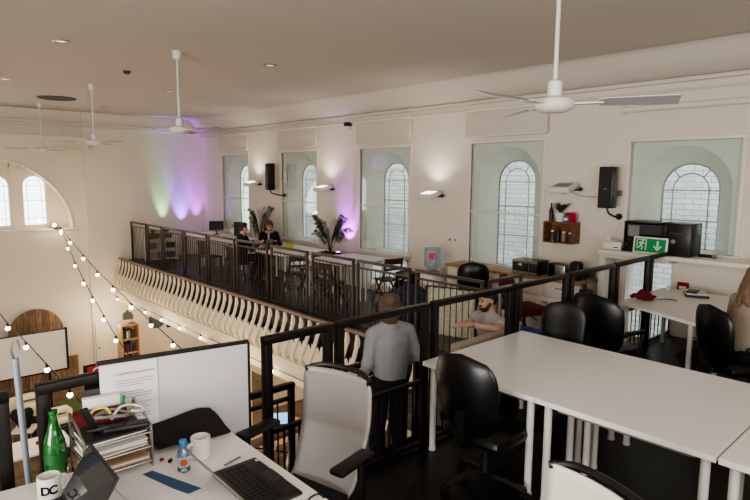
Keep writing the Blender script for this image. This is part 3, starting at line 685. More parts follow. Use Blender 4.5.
# ------------------------------------------------------------------ ledge under window 5 and its equipment
struct('trim_5', MB().b2((8.2, 1.2, 1.09), (WX, 4.0, 1.15), bev=.01).b2((8.28, 3.02, 1.03), (WX, 3.98, 1.09), bev=.01), M['white_trim'], True)
struct('wall_boxing', MB().b2((8.45, Y0, 0), (WX, 2.97, 1.09)), M['wall'])
struct('trim_6', MB().b2((8.42, 3.98, -.4), (WX, 4.08, 1.09), bev=.01).b2((8.5, 2.98, 0), (WX, 3.05, 1.03), bev=.01), M['white_trim'], True)
LZ = 1.151
root = thing('equipment_rack', 'black open-fronted equipment rack on the window ledge', 'equipment rack', (8.55, 3.42, LZ))
mb = MB(); mb.b2((-.2, -.27, .0), (.2, .27, .02)); mb.b2((-.2, -.27, .42), (.2, .27, .44)); mb.b2((-.2, .25, 0), (.2, .27, .44)); mb.b2((-.2, -.27, 0), (.2, -.25, .44)); mb.b2((.18, -.27, 0), (.2, .27, .44)); mb.build('case', M['black'], root)
MB().b2((-.17, -.24, .26), (.1, .24, .40)).build('amplifier', M['darkgrey'], root); MB().b2((-.17, -.24, .02), (.1, .24, .20)).build('patch_unit', M['black'], root)
MB().b2((-.178, .06, .22), (-.17, .22, .38)).build('display_panel', M['grey'], root)
root = thing('computer_tower', 'black computer case beside the rack on the window ledge', 'computer', (8.5, 2.92, LZ))
MB().box((0, 0, .225), (.42, .32, .45), bev=.008).build('case', M['black'], root, True); MB().cyl((-.21, .06, .2), (-.218, .06, .2), .03).build('power_button', M['grey'], root, True); MB().b2((-.213, -.1, .3), (-.21, .12, .32)).build('drive_slot', M['darkgrey'], root)
root = thing('exit_sign', 'green emergency exit sign leaning against the black rack', 'sign', (8.27, 3.27, LZ), 0)
q = Matrix.Rotation(.12, 3, 'Y')
MB().box((0, 0, .12), (.035, .47, .235), rot=q, bev=.006).build('housing', M['whiteplastic'], root, True)
MB().box(q @ V((-.019, 0, 0)) + V((0, 0, .12)), (.003, .42, .19), rot=q).build('panel', M['green'], root)
# pictograms built on the panel plane: u to the right as seen (-Y), v up
def sgn(name, shapes):
    mb = MB()
    for s in shapes:
        pts = [q @ V((-.0215, -u, v)) + V((0, 0, .12)) for u, v in s]
        mb.poly(pts, q @ V((-.002, 0, 0)))
    return mb.build(name, M['paper'], root)
sgn('arrow', [[(.09, .07), (.115, .07), (.115, -.02), (.09, -.02)], [(.045, -.005), (.10, -.07), (.10, -.035), (.06, .005)], [(.16, -.005), (.105, -.07), (.105, -.035), (.145, .005)]])
def rect2(u0, v0, u1, v1, w):
    d = V((u1-u0, v1-v0)).normalized(); n_ = V((-d.y, d.x))*w/2; a_, b_ = V((u0, v0)), V((u1, v1)); return [tuple(a_+n_), tuple(b_+n_), tuple(b_-n_), tuple(a_-n_)]
hc = [(-.10+.014*math.cos(2*PI*k/10), .065+.014*math.sin(2*PI*k/10)) for k in range(10)]
sgn('running_figure', [hc, rect2(-.108, .05, -.125, .0, .026), rect2(-.125, .0, -.10, -.03, .014), rect2(-.10, -.03, -.115, -.065, .013), rect2(-.125, .0, -.15, -.035, .014), rect2(-.15, -.035, -.18, -.04, .013), rect2(-.108, .04, -.075, .02, .011), rect2(-.108, .045, -.14, .04, .011), rect2(-.14, .04, -.155, .015, .01)])
sgn('doorway', [rect2(-.055, -.07, -.055, .08, .012), rect2(-.175, .078, -.05, .078, .01), rect2(-.178, -.02, -.178, .08, .008)])
root = thing('router', 'white wifi router at the left end of the window ledge', 'router', (8.45, 3.86, LZ)); MB().box((0, 0, .06), (.22, .28, .12), bev=.015).build('body', M['whiteplastic'], root, True); MB().b2((-.113, -.1, .03), (-.108, -.03, .045)).build('port', M['black'], root)
MB().box((0, .09, .15), (.06, .06, .06), bev=.01).build('adapter', M['whiteplastic'], root, True)
o = MB().tube([(8.3, 3.66, LZ+.01), (8.27, 3.62, LZ+.09), (8.3, 3.6, LZ+.16), (8.36, 3.64, LZ+.1), (8.32, 3.69, LZ+.02), (8.42, 3.74, LZ+.08)], .008, 6, smooth=5).build('coiled_cable', M['black'], None, True); tag(o, 'black looped cable between the router and the exit sign', 'cable')
root = thing('torch', 'small black torch lying on the ledge right of the computer case', 'torch', (8.42, 2.62, LZ+.03)); MB().cyl((0, .07, 0), (0, -.1, 0), .022).build('body', M['black'], root, True); MB().cyl((0, -.1, 0), (0, -.15, 0), .026, .03).build('head', M['chrome'], root, True)
root = thing('fire_call_point', 'red fire alarm call point on the panel below the ledge', 'fire alarm', (8.434, 2.86, .70)); MB().box((0, 0, 0), (.03, .15, .17), bev=.008).build('housing', M['red'], root, True); MB().b2((-.018, -.045, -.05), (-.015, .045, .03)).build('face', M['paper'], root); MB().b2((-.019, -.055, .045), (-.015, .055, .06)).build('strip', M['darkred'], root)

# ------------------------------------------------------------------ kitchen counter
root = thing('kitchen_counter', 'long kitchen counter with pale wood top under the fourth window', 'counter', (8.5, 5.6, ZG))
MB().b2((-.33, -1.35, .96), (.29, 1.35, 1.0), bev=.006).build('worktop', M['oak'], root, True)
MB().b2((-.27, -1.33, .08), (.28, 1.33, .96)).build('carcass', M['white_trim'], root)
for k in range(4):
    y0 = -1.31+k*.66; d_ = MB().b2((-.29, y0, .1), (-.272, y0+.63, .68), bev=.004).build('door', M['white_trim'], root, True); MB().b2((-.305, y0+.5, .6), (-.292, y0+.6, .615)).build('handle', M['grey'], d_)
    d_ = MB().b2((-.29, y0, .70), (-.272, y0+.63, .93), bev=.004).build('drawer', M['white_trim'], root, True); MB().b2((-.305, y0+.25, .85), (-.292, y0+.38, .865)).build('handle', M['grey'], d_)
CT = ZG+1.0
root = thing('microwave', 'silver and black microwave oven on the kitchen counter', 'microwave', (8.4, 5.26, CT)); root.scale = (.85, .8, .8)
MB().b2((-.17, -.29, .01), (.2, .33, .30), bev=.008).build('case', M['black'], root, True)
MB().b2((-.178, -.27, .24), (-.168, .32, .30)).b2((-.178, -.27, .01), (-.168, .32, .06)).build('trim_strip', M['chrome'], root)
MB().b2((-.176, -.07, .08), (-.17, .3, .22)).build('door_window', M['screen'], root); MB().b2((-.178, -.24, .08), (-.17, -.11, .22)).build('keypad', M['darkgrey'], root)
MB().b2((-.205, -.1, .08), (-.195, -.085, .22)).build('door_handle', M['grey'], root)
root = thing('toaster', 'steel and black two-slot toaster right of the microwave', 'toaster', (8.4, 4.72, CT)); MB().box((0, 0, .12), (.2, .3, .22), bev=.03).build('body', M['chrome'], root, True); MB().b2((-.1, .02, .01), (.1, .155, .235), bev=.01).build('end_cover', M['black'], root, True); MB().b2((-.04, -.1, .23), (-.01, .1, .235)).build('slot', M['black'], root)
root = thing('kettle', 'black upright kettle at the end of the kitchen counter', 'kettle', (8.4, 4.43, CT)); MB().box((0, 0, .14), (.16, .16, .28), bev=.02).build('body', M['black'], root, True); MB().box((0, 0, .29), (.12, .12, .02), bev=.005).build('lid', M['darkgrey'], root, True)
gl_ = ['clear glass at the left of the row by the kettle', 'second clear glass from the kettle', 'third clear glass from the kettle, at the wall', 'last clear glass at the counter end']
for k, (x, y) in enumerate([(8.55, 4.38), (8.62, 4.33), (8.7, 4.3), (8.74, 4.42)]):
    o = MB().lathe([(0, 0), (.035, .002), (.04, .16), (.037, .16), (.032, .008), (0, .008)]).build('drinking_glass', M['glass_obj'], None, True, (x, y, CT)); tag(o, gl_[k], 'glass', 'clear glasses on the kitchen counter')
root = thing('low_cupboard', 'low cream cupboard with a wooden top between counter and window ledge', 'cupboard', (8.3, 4.15, ZG+.0)); MB().b2((-.3, -.1, 0), (.1, .1, .62)).build('carcass', M['cream'], root); 
MB().b2((-.32, -.11, .62), (.1, .11, .66)).build('top_board', M['oak'], root)
root = thing('coffee_machine', 'small black coffee machine on the low cupboard', 'coffee machine', (8.2, 4.15, ZG+.661)); MB().box((0, 0, .13), (.18, .15, .26), bev=.02).build('body', M['black'], root, True); MB().cyl((-.04, 0, .26), (-.04, 0, .34), .03).build('hopper', M['darkgrey'], root, True); MB().sph((-.1, 0, .04), .04).build('cup', M['red'], root, True)

# water cooler
root = thing('water_cooler', 'white water cooler stand behind the near gallery railing', 'water cooler', (8.1, 7.2, ZG)); root.scale = (1, 1, .88); MB().b2((-.17, -.17, 0), (.17, .17, .88), bev=.02).build('cabinet', M['whiteplastic'], root, True); MB().lathe([(.13, .88), (.15, .9), (.15, .93), (.1, .95)]).build('collar', M['grey'], root, True)
bpy.context.view_layer.update()
root = thing('water_bottle', 'large clear blue water bottle with pink label on the cooler', 'bottle', (8.1, 7.2, ZG+.838)); MB().lathe([(0, .0), (.06, .02), (.15, .08), (.16, .12), (.155, .18), (.16, .2), (.155, .26), (.16, .28), (.16, .40), (.14, .44), (0, .45)]).build('body', M['waterblue'], root, True); MB().box((-.13, -.1, .3), (.01, .1, .12), rot=(0, 0, .65)).build('label_panel', M['pink'], root)
root = thing('wine_rack', 'dark bottle rack with white-capped bottles behind the gallery railing', 'wine rack', (8.0, 7.75, ZG)); mb = MB()
mb.b2((-.15, -.2, 0), (.15, -.17, .75)); mb.b2((-.15, .17, 0), (.15, .2, .75)); mb.b2((.13, -.2, 0), (.15, .2, .75))
for k in range(5): mb.b2((-.15, -.2, k*.18), (.15, .2, k*.18+.02))
mb.build('rack_frame', M['black'], root)
rb = thing('rack_bottle', 'dark bottle lying in the rack behind the gallery railing', 'bottle', (8.0, 7.75, ZG), 0, 'bottles in the dark rack'); first = None
for k in range(4):
    for j in (-.08, .08):
        if first is None:
            first = rb; rb.location = (8.0, 7.75+j, ZG+.07+.18*k); MB().cyl((.1, 0, 0), (-.1, 0, 0), .035).build('body', M['black'], rb, True); MB().cyl((-.1, 0, 0), (-.17, 0, 0), .018).build('neck', M['paper'], rb, True)
        else: dup(first, (8.0, 7.75+j, ZG+.07+.18*k))
root = thing('draped_screen', 'pale gold draped screen standing in for a bright area behind the near gallery railing', 'screen', (7.15, 5.95, ZG))  # guessed cloth; its pale gold colour stands in for a bright area
P = [[V((.25*(s/30-.5)*1.0+.03*math.sin(s*1.3), -.42*(s/30-.5)*2, z)) + V((.01*math.sin(s*2.1+z*9), 0, 0)) for z in [k*.08 for k in range(11)]] for s in range(31)]
mb = MB(); mb.grid(P); mb.build('cloth', M['gold'], root, True); MB().cyl((-.13, .42, .8), (.13, -.42, .8), .015).cyl((-.13, .42, 0), (-.13, .42, .8), .015).cyl((.13, -.42, 0), (.13, -.42, .8), .015).build('stand', M['darkgrey'], root, True)

# ------------------------------------------------------------------ coloured floor lights
def spot(name, loc, target, energy, color, size, blend=1.0, rad=.02):
    l = bpy.data.lights.new(name, 'SPOT'); l.energy = energy; l.color = color; l.spot_size = math.radians(size); l.spot_blend = blend; l.shadow_soft_size = rad
    o = bpy.data.objects.new(name, l); COL.objects.link(o); o.location = loc; o.rotation_euler = (V(target)-V(loc)).to_track_quat('-Z', 'Y').to_euler(); return o
def point(name, loc, energy, color, rad=.1):
    l = bpy.data.lights.new(name, 'POINT'); l.energy = energy; l.color = color; l.shadow_soft_size = rad
    o = bpy.data.objects.new(name, l); COL.objects.link(o); o.location = loc; return o
def area(name, loc, target, energy, color, size):
    l = bpy.data.lights.new(name, 'AREA'); l.energy = energy; l.color = color; l.shape = 'RECTANGLE'; l.size = size[0]; l.size_y = size[1]
    o = bpy.data.objects.new(name, l); COL.objects.link(o); o.location = loc; o.rotation_euler = (V(target)-V(loc)).to_track_quat('-Z', 'Y').to_euler(); return o
ulights = [((7.38, 17.85), .62, 'small stand light casting pale green on the end wall', 'greenglow', (.4, 1, .55), 170, (7.38, 18.13, 1.75), 36),
           ((8.0, 17.85), .62, 'small stand light casting violet on the end wall', 'purpleglow', (.24, .05, 1), 420, (8.0, 18.13, 1.75), 48),
           ((8.5, 17.8), .62, 'small stand light casting magenta into the far corner', 'purpleglow', (.55, .04, 1), 240, (8.52, 18.13, 1.75), 40),
           ((8.45, 10.5), .75, 'small stand light casting magenta beside the second palm', 'purpleglow', (.55, .04, 1), 210, (8.8, 10.5, 1.15), 64)]
for (x, y), hs, l, mname, col, en, tg, sz_ in ulights:
    root = thing('stand_light', l, 'floor light', (x, y, ZG), 0, 'small coloured stand lights')
    MB().lathe([(0, 0), (.10, .003), (.10, .02), (.015, .03), (.015, hs-.02), (0, hs-.02)]).build('stand', M['black'], root, True)
    MB().lathe([(0, hs-.02), (.05, hs-.02), (.06, hs), (.06, hs+.08), (.05, hs+.085)]).build('housing', M['black'], root, True); MB().lathe([(0, hs+.078), (.052, hs+.078), (.052, hs+.09), (0, hs+.09)]).build('lens', M[mname], root, True)
    spot('uplight_beam', (x, y, ZG+hs+.13), tg, en, col, sz_)

# ------------------------------------------------------------------ festoon lights
def festoon(label, pts, group=None, bulbs=None, sag=.0):
    root = thing('festoon_string', label, 'string lights', pts[0], 0, 'warm festoon bulb strings')
    o0 = V(pts[0]); P = [V(p)-o0 for p in pts]; MB().tube(P, .009, 5, smooth=3).build('cable', M['black'], root, True)
    proto = None
    for p in (bulbs if bulbs is not None else P[1:]):
        if proto is None:
            proto = MB().sph((0, 0, -.085), .036, 12).build('bulb', M['bulb'], root, True); proto.location = p; sk = MB().cyl((0, 0, -.055), (0, 0, .0), .018, seg=10).build('bulb_holder', M['black'], proto, True)
        else:
            c = proto.copy(); COL.objects.link(c); c.location = p; s2 = sk.copy(); COL.objects.link(s2); s2.parent = c
    return root
festoon('upper festoon string running right from the arched recess towards the desk screen', [(4.23, 18.15, .75), (3.94, 16.2, .86), (3.76, 14.73, .70), (3.69, 13.5, .46), (3.66, 12.46, .24), (3.67, 11.57, .06), (3.73, 10.8, -.17), (3.83, 10.13, -.40), (3.97, 9.53, -.66), (4.15, 9.0, -.97), (4.4, 8.4, -1.35)])
festoon('lower festoon string dropping steeply from the arched recess', [(4.23, 18.15, .75), (3.94, 16.2, .80), (3.71, 14.73, .56), (3.52, 13.5, .32), (3.39, 12.46, .09), (3.29, 11.57, -.10), (3.24, 10.8, -.32), (3.215, 10.13, -.56), (3.23, 9.53, -.78), (3.28, 9.0, -1.06), (3.4, 8.3, -1.5)])
festoon('festoon string crossing the white screen at left', [(1.60, 13.5, .25), (1.70, 12.0, -.02), (1.73, 10.67, -.19), (1.77, 9.6, -.27), (1.84, 8.73, -.41), (1.93, 8.0, -.58), (2.05, 7.2, -.85), (2.2, 6.4, -1.2)])
festoon('festoon bulbs strung along the underside of the gallery edge', [(5.74, y, -1.44) for y in (18.05, 17.75, 16.67, 15.55, 14.45, 13.35, 12.2, 11.2, 10.2, 9.15, 8.0)])
festoon('short festoon string low behind the grey mesh chair', [(2.3, 6.2, -.5), (2.45, 5.6, -.48), (2.7, 5.0, -.5), (3.1, 4.5, -.55)])
root = thing('recess_lamp', 'bright warm lamp at the corner of the arched recess sill', 'lamp', (4.25, 18.12, .70)); MB().sph((0, 0, .08), .05).build('bulb', M['bulb'], root, True); MB().cyl((-.03, 0, 0), (.14, 0, 0), .03).build('holder', M['black'], root, True)

# ------------------------------------------------------------------ desks
def leg_mesh(h, r=.026):
    mb = MB(); mb.cyl((0, 0, .015), (0, 0, h), r, seg=20); mb.cyl((0, 0, 0), (0, 0, .02), r*1.15, seg=20); return mb
def desk(label, lo, hi, h, group, inset=.065, r=.026, th=.035, base=0.0, corners=None, name='desk'):
    c = V(((lo[0]+hi[0])/2, (lo[1]+hi[1])/2, base)); root = thing(name, label, 'desk', c, 0, group)
    if corners is None: corners = [(lo[0], lo[1]), (hi[0], lo[1]), (hi[0], hi[1]), (lo[0], hi[1])]
    P = [V((x-c.x, y-c.y, h-th)) for x, y in corners]
    mb = MB(); mb.poly(P, (0, 0, th)); top = mb.build('tabletop', M['desk'], root, mods=[('BEVEL', dict(width=.0012, segments=1))])
    ctr = sum(P, V((0, 0, 0)))/4; proto = None
    for p in P:
        d = ctr-p; q = p + V((math.copysign(inset, d.x), math.copysign(inset, d.y), 0))
        if proto is None: proto = leg_mesh(h-th, r).build('leg', M['whitemetal'], root, True); proto.location = (q.x, q.y, 0)
        else:
            l = proto.copy(); COL.objects.link(l); l.location = (q.x, q.y, 0)
    i_ = inset+.02; yy0, yy1 = P[0].y+i_+.04, P[3].y-i_-.04; xa, xb = max(P[0].x, P[3].x)+i_, P[1].x-i_-.05; mb = MB().b2((xa, yy0, h-th-.05), (xa+.03, yy1, h-th)).b2((xb-.03, yy0, h-th-.05), (xb, yy1, h-th)).b2((xa+.02, yy0, h-th-.045), (xb-.02, yy0+.03, h-th-.005)).b2((xa+.02, yy1-.03, h-th-.045), (xb-.02, yy1, h-th-.005)); mb.build('under_frame', M['grey'], root)
    return root
G = 'white desks pushed together in the middle of the platform'
desk('white desk with the black office chair tucked under its near corner', (3.28, 1.98), (3.9835, 3.0), .74, G)
desk('white desk against the railing in front of the seated bearded man', (3.9835, 1.98), (4.69, 3.0), .74, G)
desk('white desk in the foreground, behind the white-backed chair', (3.28, .886), (3.9835, 1.975), .74, G)
desk('white desk in front of the far black swivel chairs, right of centre', (3.9835, .886), (4.69, 1.979), .74, G)
desk('white desk cut off by the right edge of the photo, nearer row', (3.28, -.22), (3.9835, .874), .74, G)
desk('white desk cut off by the right edge of the photo, farther row', (3.9835, -.22), (4.69, .874), .74, G)
desk('white desk at the right under the exit sign, holding a red scarf', (6.28, 1.98), (8.05, 2.98), .74, None, corners=[(6.28, 1.98), (8.1, 1.98), (8.05, 2.985), (6.74, 2.985)])
desk('white desk at the right edge in front of the woman in a beige sweater', (6.68, .9), (8.0, 1.975), .74, None)
desk('white desk in the left foreground with two laptops and a paper tray', (-.5, .5), (1.46, 2.98), .79, None, corners=[(-.5, .5), (1.43, .5), (1.462, 2.80), (-.5, 2.985)])
# gallery tables
G = 'white tables along the gallery'
tb = [('white gallery table nearest the railing with the magenta glow on it', (7.2, 8.85), (7.83, 10.1)), ('white gallery table against the wall below the magenta glow', (7.87, 8.85), (8.6, 10.1)),
      ('white gallery table where the man in black sits with his laptop', (7.1, 10.75), (7.78, 12.75)), ('white gallery table against the window in front of the woman in a scarf', (7.82, 10.75), (8.5, 12.35)),
      ('white gallery table left of the seated man in black', (7.2, 13.6), (7.85, 15.3)), ('white gallery table by the farthest window, with a screen on it', (7.89, 14.1), (8.55, 15.3)), ('farthest white gallery table near the violet light', (7.45, 15.5), (8.4, 16.9))]
for l, a, b in tb: desk(l, a, b, .84, G, base=ZG, th=.03, r=.022)

# ------------------------------------------------------------------ office chairs (facing +Y locally)
def star_base(root, m, h=.36):
    mb = MB()
    for k in range(5):
        a = 2*PI*k/5+.3; mb.ribbon([(0, 0, .13), (math.cos(a)*.15, math.sin(a)*.15, .12), (math.cos(a)*.29, math.sin(a)*.29, .075)], [.06, .05, .035], .03, V((-math.sin(a), math.cos(a), 0)))
    mb.cyl((0, 0, .08), (0, 0, .15), .04); mb.build('star_base', m, root, True)
    pr_ = None
    for k in range(5):
        a = 2*PI*k/5+.3; p = (math.cos(a)*.29, math.sin(a)*.29, .0)
        if pr_ is None: pr_ = MB().cyl((-.022, 0, .03), (-.006, 0, .03), .03).cyl((.006, 0, .03), (.022, 0, .03), .03).cyl((0, 0, .03), (0, 0, .08), .01).build('caster', M['black'], root, True); pr_.location = p
        else:
            c = pr_.copy(); COL.objects.link(c); c.location = p
    MB().cyl((0, 0, .14), (0, 0, h), .025).cyl((0, 0, .12), (0, 0, .24), .035).build('gas_lift', M['black'], root, True)
def round_sheet(w0, w1, h, thick, yoff, curve, lean, m, n=16, rx=.5):
    """rounded backrest: superellipse outline, curved sheet with thickness"""
    mb = MB(); NV = 16; NU = 16
    fr, bk = [], []
    for j in range(NV+1):
        v = j/NV; z = h*v
        # half width profile
        e = abs(2*v-1); hwid = (w0+(w1-w0)*v)/2 * (1-e**(3.2))**(1/2.6) if e < 1 else 0
        hwid = max(hwid, .012)
        rf, rb = [], []
        for i in range(NU+1):
            u = 2*i/NU-1; x = hwid*u; y = yoff - lean*v + curve*(x/.25)**2 - .03*math.sin(PI*v)*1.0
            ed = (1-abs(u)**3)*(1-e**4)
            rf.append(V((x, y+thick/2*max(ed, .0)+.004, z))); rb.append(V((x, y-thick/2*max(ed, .0)-.004, z)))
        fr.append(rf); bk.append(rb)
    return fr, bk
def sheet_build(fr, bk, name, m, root, zoff, parent=None):
    mb = MB(); z = V((0, 0, zoff))
    F = [[mb.bm.verts.new(p+z) for p in r] for r in fr]; B = [[mb.bm.verts.new(p+z) for p in r] for r in bk]
    nv, nu = len(F)-1, len(F[0])-1
    for j in range(nv):
        for i in range(nu):
            mb.bm.faces.new((F[j][i], F[j][i+1], F[j+1][i+1], F[j+1][i])); mb.bm.faces.new((B[j][i], B[j+1][i], B[j+1][i+1], B[j][i+1]))
        mb.bm.faces.new((F[j][0], F[j+1][0], B[j+1][0], B[j][0])); mb.bm.faces.new((F[j][nu], B[j][nu], B[j+1][nu], F[j+1][nu]))
    for i in range(nu):
        mb.bm.faces.new((F[0][i], B[0][i], B[0][i+1], F[0][i+1])); mb.bm.faces.new((F[nv][i], F[nv][i+1], B[nv][i+1], B[nv][i]))
    return mb.build(name, m, root, 'all')
def leather_chair(label, loc, rz, w=.5, h=.56, arms=True, zb=.44, m='leather', group='black padded office chairs on the platform', lean=.09, z0=0, seat='leather'):
    root = thing('office_chair', label, 'chair', (loc[0], loc[1], z0), rz, group)
    star_base(root, M['black'], .40)
    MB().box((0, .02, .44), (.48, .47, .10), bev=.045).build('seat', M[seat], root, True)
    MB().b2((-.13, -.12, .37), (.13, .12, .40)).cyl((.12, 0, .385), (.3, -.02, .36), .008).build('tilt_mechanism', M['black'], root, True)
    fr, bk = round_sheet(w*.86, w, h, .07, -.22, .05, lean, None); sheet_build(fr, bk, 'backrest', M[m], root, zb)
    MB().ribbon([(0, -.05, .385), (0, -.24, .39), (0, -.31, .47), (0, -.31, .72)], .07, .015, V((1, 0, 0))).build('back_bracket', M['black'], root, True)
    if arms:
        for s in (-1, 1):
            MB().tube([(s*.22, .06, .40), (s*.29, .06, .41), (s*.30, .08, .55), (s*.29, .12, .655), (s*.28, -.02, .67), (s*.27, -.14, .64)], .017, 8, smooth=4).cap((s*.285, .13, .668), (s*.275, -.10, .668), .024).build('armrest', M['black'], root, True)
    return root
def facing(dx, dy): return math.atan2(-dx, dy)
leather_chair('black padded office chair with its back to the camera at the near desk corner', (3.17, 2.28), facing(1, .02), w=.54, h=.59, arms=False, zb=.47)
leather_chair('black rounded chair seen behind the white desks, left of a larger black chair', (4.74, 2.70), facing(-.9, -.15), w=.46, h=.56, arms=False, zb=.46)
leather_chair('large black armchair on wheels in front of the desk with the red scarf', (5.76, 2.62), facing(.95, -.25), w=.70, h=.63, arms=True, zb=.42)
leather_chair('tall black chair at right, occupied by the woman in a beige sweater', (6.12, 1.56), facing(.8, -.6), w=.56, h=.60, arms=True, zb=.44)
leather_chair('black office chair at the kitchen counter below the fourth window', (7.66, 5.9), facing(.75, .6), w=.42, h=.46, arms=False, zb=.50, group=None, z0=ZG, seat='blackcloth').scale = (1.3, 1.3, 1.3)
leather_chair('red fabric office chair beside the kitchen counter', (7.78, 4.95), facing(.9, -.35), w=.40, h=.42, arms=False, zb=.50, m='darkred', group=None, z0=ZG, seat='darkred').scale = (1.22, 1.22, 1.22)
# mesh back chairs
def mesh_chair(label, back_mid, rz, m, zb, h, w=.46):
    """origin below the seat centre; back_mid is the world point below the backrest"""
    fx, fy = -math.sin(rz), math.cos(rz); loc = (back_mid[0]+fx*.25, back_mid[1]+fy*.25, 0)
    root = thing('mesh_chair', label, 'chair', loc, rz, None)
    star_base(root, M['black'], .38)
    MB().box((0, .0, .42), (.44, .40, .06), bev=.028).build('seat', M['blackcloth'], root, True)
    MB().b2((-.12, -.15, .34), (.12, .14, .40)).build('tilt_mechanism', M['black'], root, True)
    # thin curved panel with rounded corners
    NV, NU = 18, 14; fr, bk = [], []
    for j in range(NV+1):
        v = j/NV; e = abs(2*v-1); corner = (1-max(0, (e-.80)/.2)**2.4*.16); hw = (w*(.86+.13*min(1, v*1.6)))/2*corner
        yv = -.23 - .15*v + .06*math.sin(PI*v*.95)*-1 + (.03 if v < .1 else 0)
        rf, rb = [], []
        for i in range(NU+1):
            u = 2*i/NU-1; x = hw*u; y = yv + .045*(u*u); rf.append(V((x, y+.006, h*v))); rb.append(V((x, y-.006, h*v)))
        fr.append(rf); bk.append(rb)
    sheet_build(fr, bk, 'backrest', M[m], root, zb)
    MB().tube([(-w*.47, -.345, zb+h*.97), (-w*.3, -.40, zb+h+.008), (0, -.42, zb+h+.012), (w*.3, -.40, zb+h+.008), (w*.47, -.345, zb+h*.97)], .017, 8, smooth=5).build('top_bar', M['black'], root, True)
    MB().tube([(0, -.10, .40), (0, -.34, .42), (0, -.40, .62), (0, -.42, zb+h*.6), (0, -.41, zb+h+.01)], .018, 8, smooth=5).tube([(-w*.4, -.29, zb+.04), (0, -.35, zb+.02), (w*.4, -.29, zb+.04)], .02, 8, smooth=4).build('back_frame', M['black'], root, True)
    for s in (-1, 1):
        a = MB().tube([(s*.2, -.08, .42), (s*.29, -.12, .43), (s*.345, -.12, .50), (s*.345, -.12, .71)], .022, 8, smooth=3).build('armrest_post', M['black'], root, True)
        mb = MB(); mb.box((s*.345, -.05, .735), (.09, .29, .035), bev=.017); mb.build('armrest', M['black'], root, True)
    return root
mesh_chair('grey mesh-backed armchair at the left desk, in front of the railing', (1.93, 2.51), facing(-.975, -.22), 'mesh', .39, .67, w=.51)
mesh_chair('white-backed armchair cut off by the bottom edge of the photo', (1.92, .95), facing(-.955, .297), 'meshwhite', .42, .60, w=.57)

# ------------------------------------------------------------------ gallery chairs
def wooden_chair(label, loc, rz, group='dark wooden chairs on the gallery', m='darkwood', h=.88, folding=True):
    root = thing('wooden_chair', label, 'chair', (loc[0], loc[1], ZG), rz, group); sh = .5
    MB().box((0, 0, sh), (.42, .42, .03), bev=.01).build('seat', M[m], root, True)
    for s in (-1, 1):
        if folding:
            MB().ribbon([(s*.2, .26, 0), (s*.2, -.2, sh+.12), (s*.2, -.27, h+.05)], .03, .03, V((1, 0, 0))).build('leg', M[m], root)
            MB().ribbon([(s*.17, -.26, 0), (s*.17, .18, sh)], .03, .03, V((1, 0, 0))).build('leg', M[m], root)
        else:
            MB().ribbon([(s*.19, -.24, 0), (s*.19, -.2, sh), (s*.19, -.25, h+.05)], .035, .03, V((1, 0, 0))).build('leg', M[m], root)
            MB().cyl((s*.19, .2, 0), (s*.18, .18, sh), .017).build('leg', M[m], root)
    mb = MB()
    if folding: mb.box((0, -.26, h-.02), (.42, .02, .12), bev=.006); mb.box((0, -.24, h-.18), (.42, .02, .05), bev=.006)
    else: mb.box((0, -.235, h-.14), (.42, .025, .36), bev=.01)
    mb.build('backrest', M[m], root, True)
    MB().cyl((-.17, .1, .2), (.17, .1, .2), .01).cyl((-.17, -.1, .2), (.17, -.1, .2), .01).build('stretcher', M[m], root, True)
    return root
wooden_chair('dark wooden chair with solid back under the man in black', (6.85, 12.3), facing(1, -.1), folding=False)
wooden_chair('dark folding chair at the wall side of the long gallery table', (7.72, 10.55), facing(-.2, 1))
wooden_chair('brown folding chair standing empty at the near end of the gallery table', (7.05, 10.25), facing(.3, 1))
wooden_chair('dark folding chair in front of the third window', (8.1, 8.45), facing(.2, 1), h=.92)
wooden_chair('dark chair half hidden under the magenta-lit table', (7.0, 8.9), facing(1, .2))
wooden_chair('dark chair between the seated man and the far tables', (6.9, 13.9), facing(1, .1), folding=False)
o = MB().sph((0, 0, .3), (.62, .5, .30), 20).sph((.25, .15, .42), (.34, .34, .24), 16).build('beanbag', M['navy'], None, True, (7.2, 7.0, ZG)); tag(o, 'navy blue beanbag on the gallery floor behind the grey-sweater person', 'beanbag')
root = thing('stool', 'bright blue low seat on the kitchen floor behind the railing', 'stool', (6.7, 4.28, ZG)); root.scale = (1.2, 1.2, 1.28); MB().box((0, 0, .36), (.42, .4, .10), bev=.03).build('seat', M['blue'], root, True)
for sx in (-1, 1):
    for sy in (-1, 1): MB().cyl((sx*.17, sy*.16, 0), (sx*.15, sy*.14, .32), .014).build('leg', M['grey'], root, True)
root = thing('slatted_rack', 'white upright slatted rack behind the bearded man', 'rack', (6.0, 4.05, ZG), facing(.3, 1))
for k in range(5): MB().b2((-.2+k*.09, -.015, .04), (-.16+k*.09, .015, .74), bev=.004).build('slat', M['whitemetal'], root)
MB().b2((-.22, -.02, 0), (.22, .02, .04)).b2((-.22, -.02, .74), (.22, .02, .78)).build('rail', M['whitemetal'], root)
root = thing('low_partition', 'low beige-grey padded partition the bearded man leans on', 'partition', (4.62, 3.36, ZG)); MB().b2((-.5, -.06, .03), (.33, .06, 1.03), bev=.02).build('panel', mat('beige_felt', (176, 164, 148), .9), root, True); MB().b2((-.35, -.15, 0), (-.3, .15, .03)).b2((.2, -.15, 0), (.25, .15, .03)).build('foot', M['grey'], root)

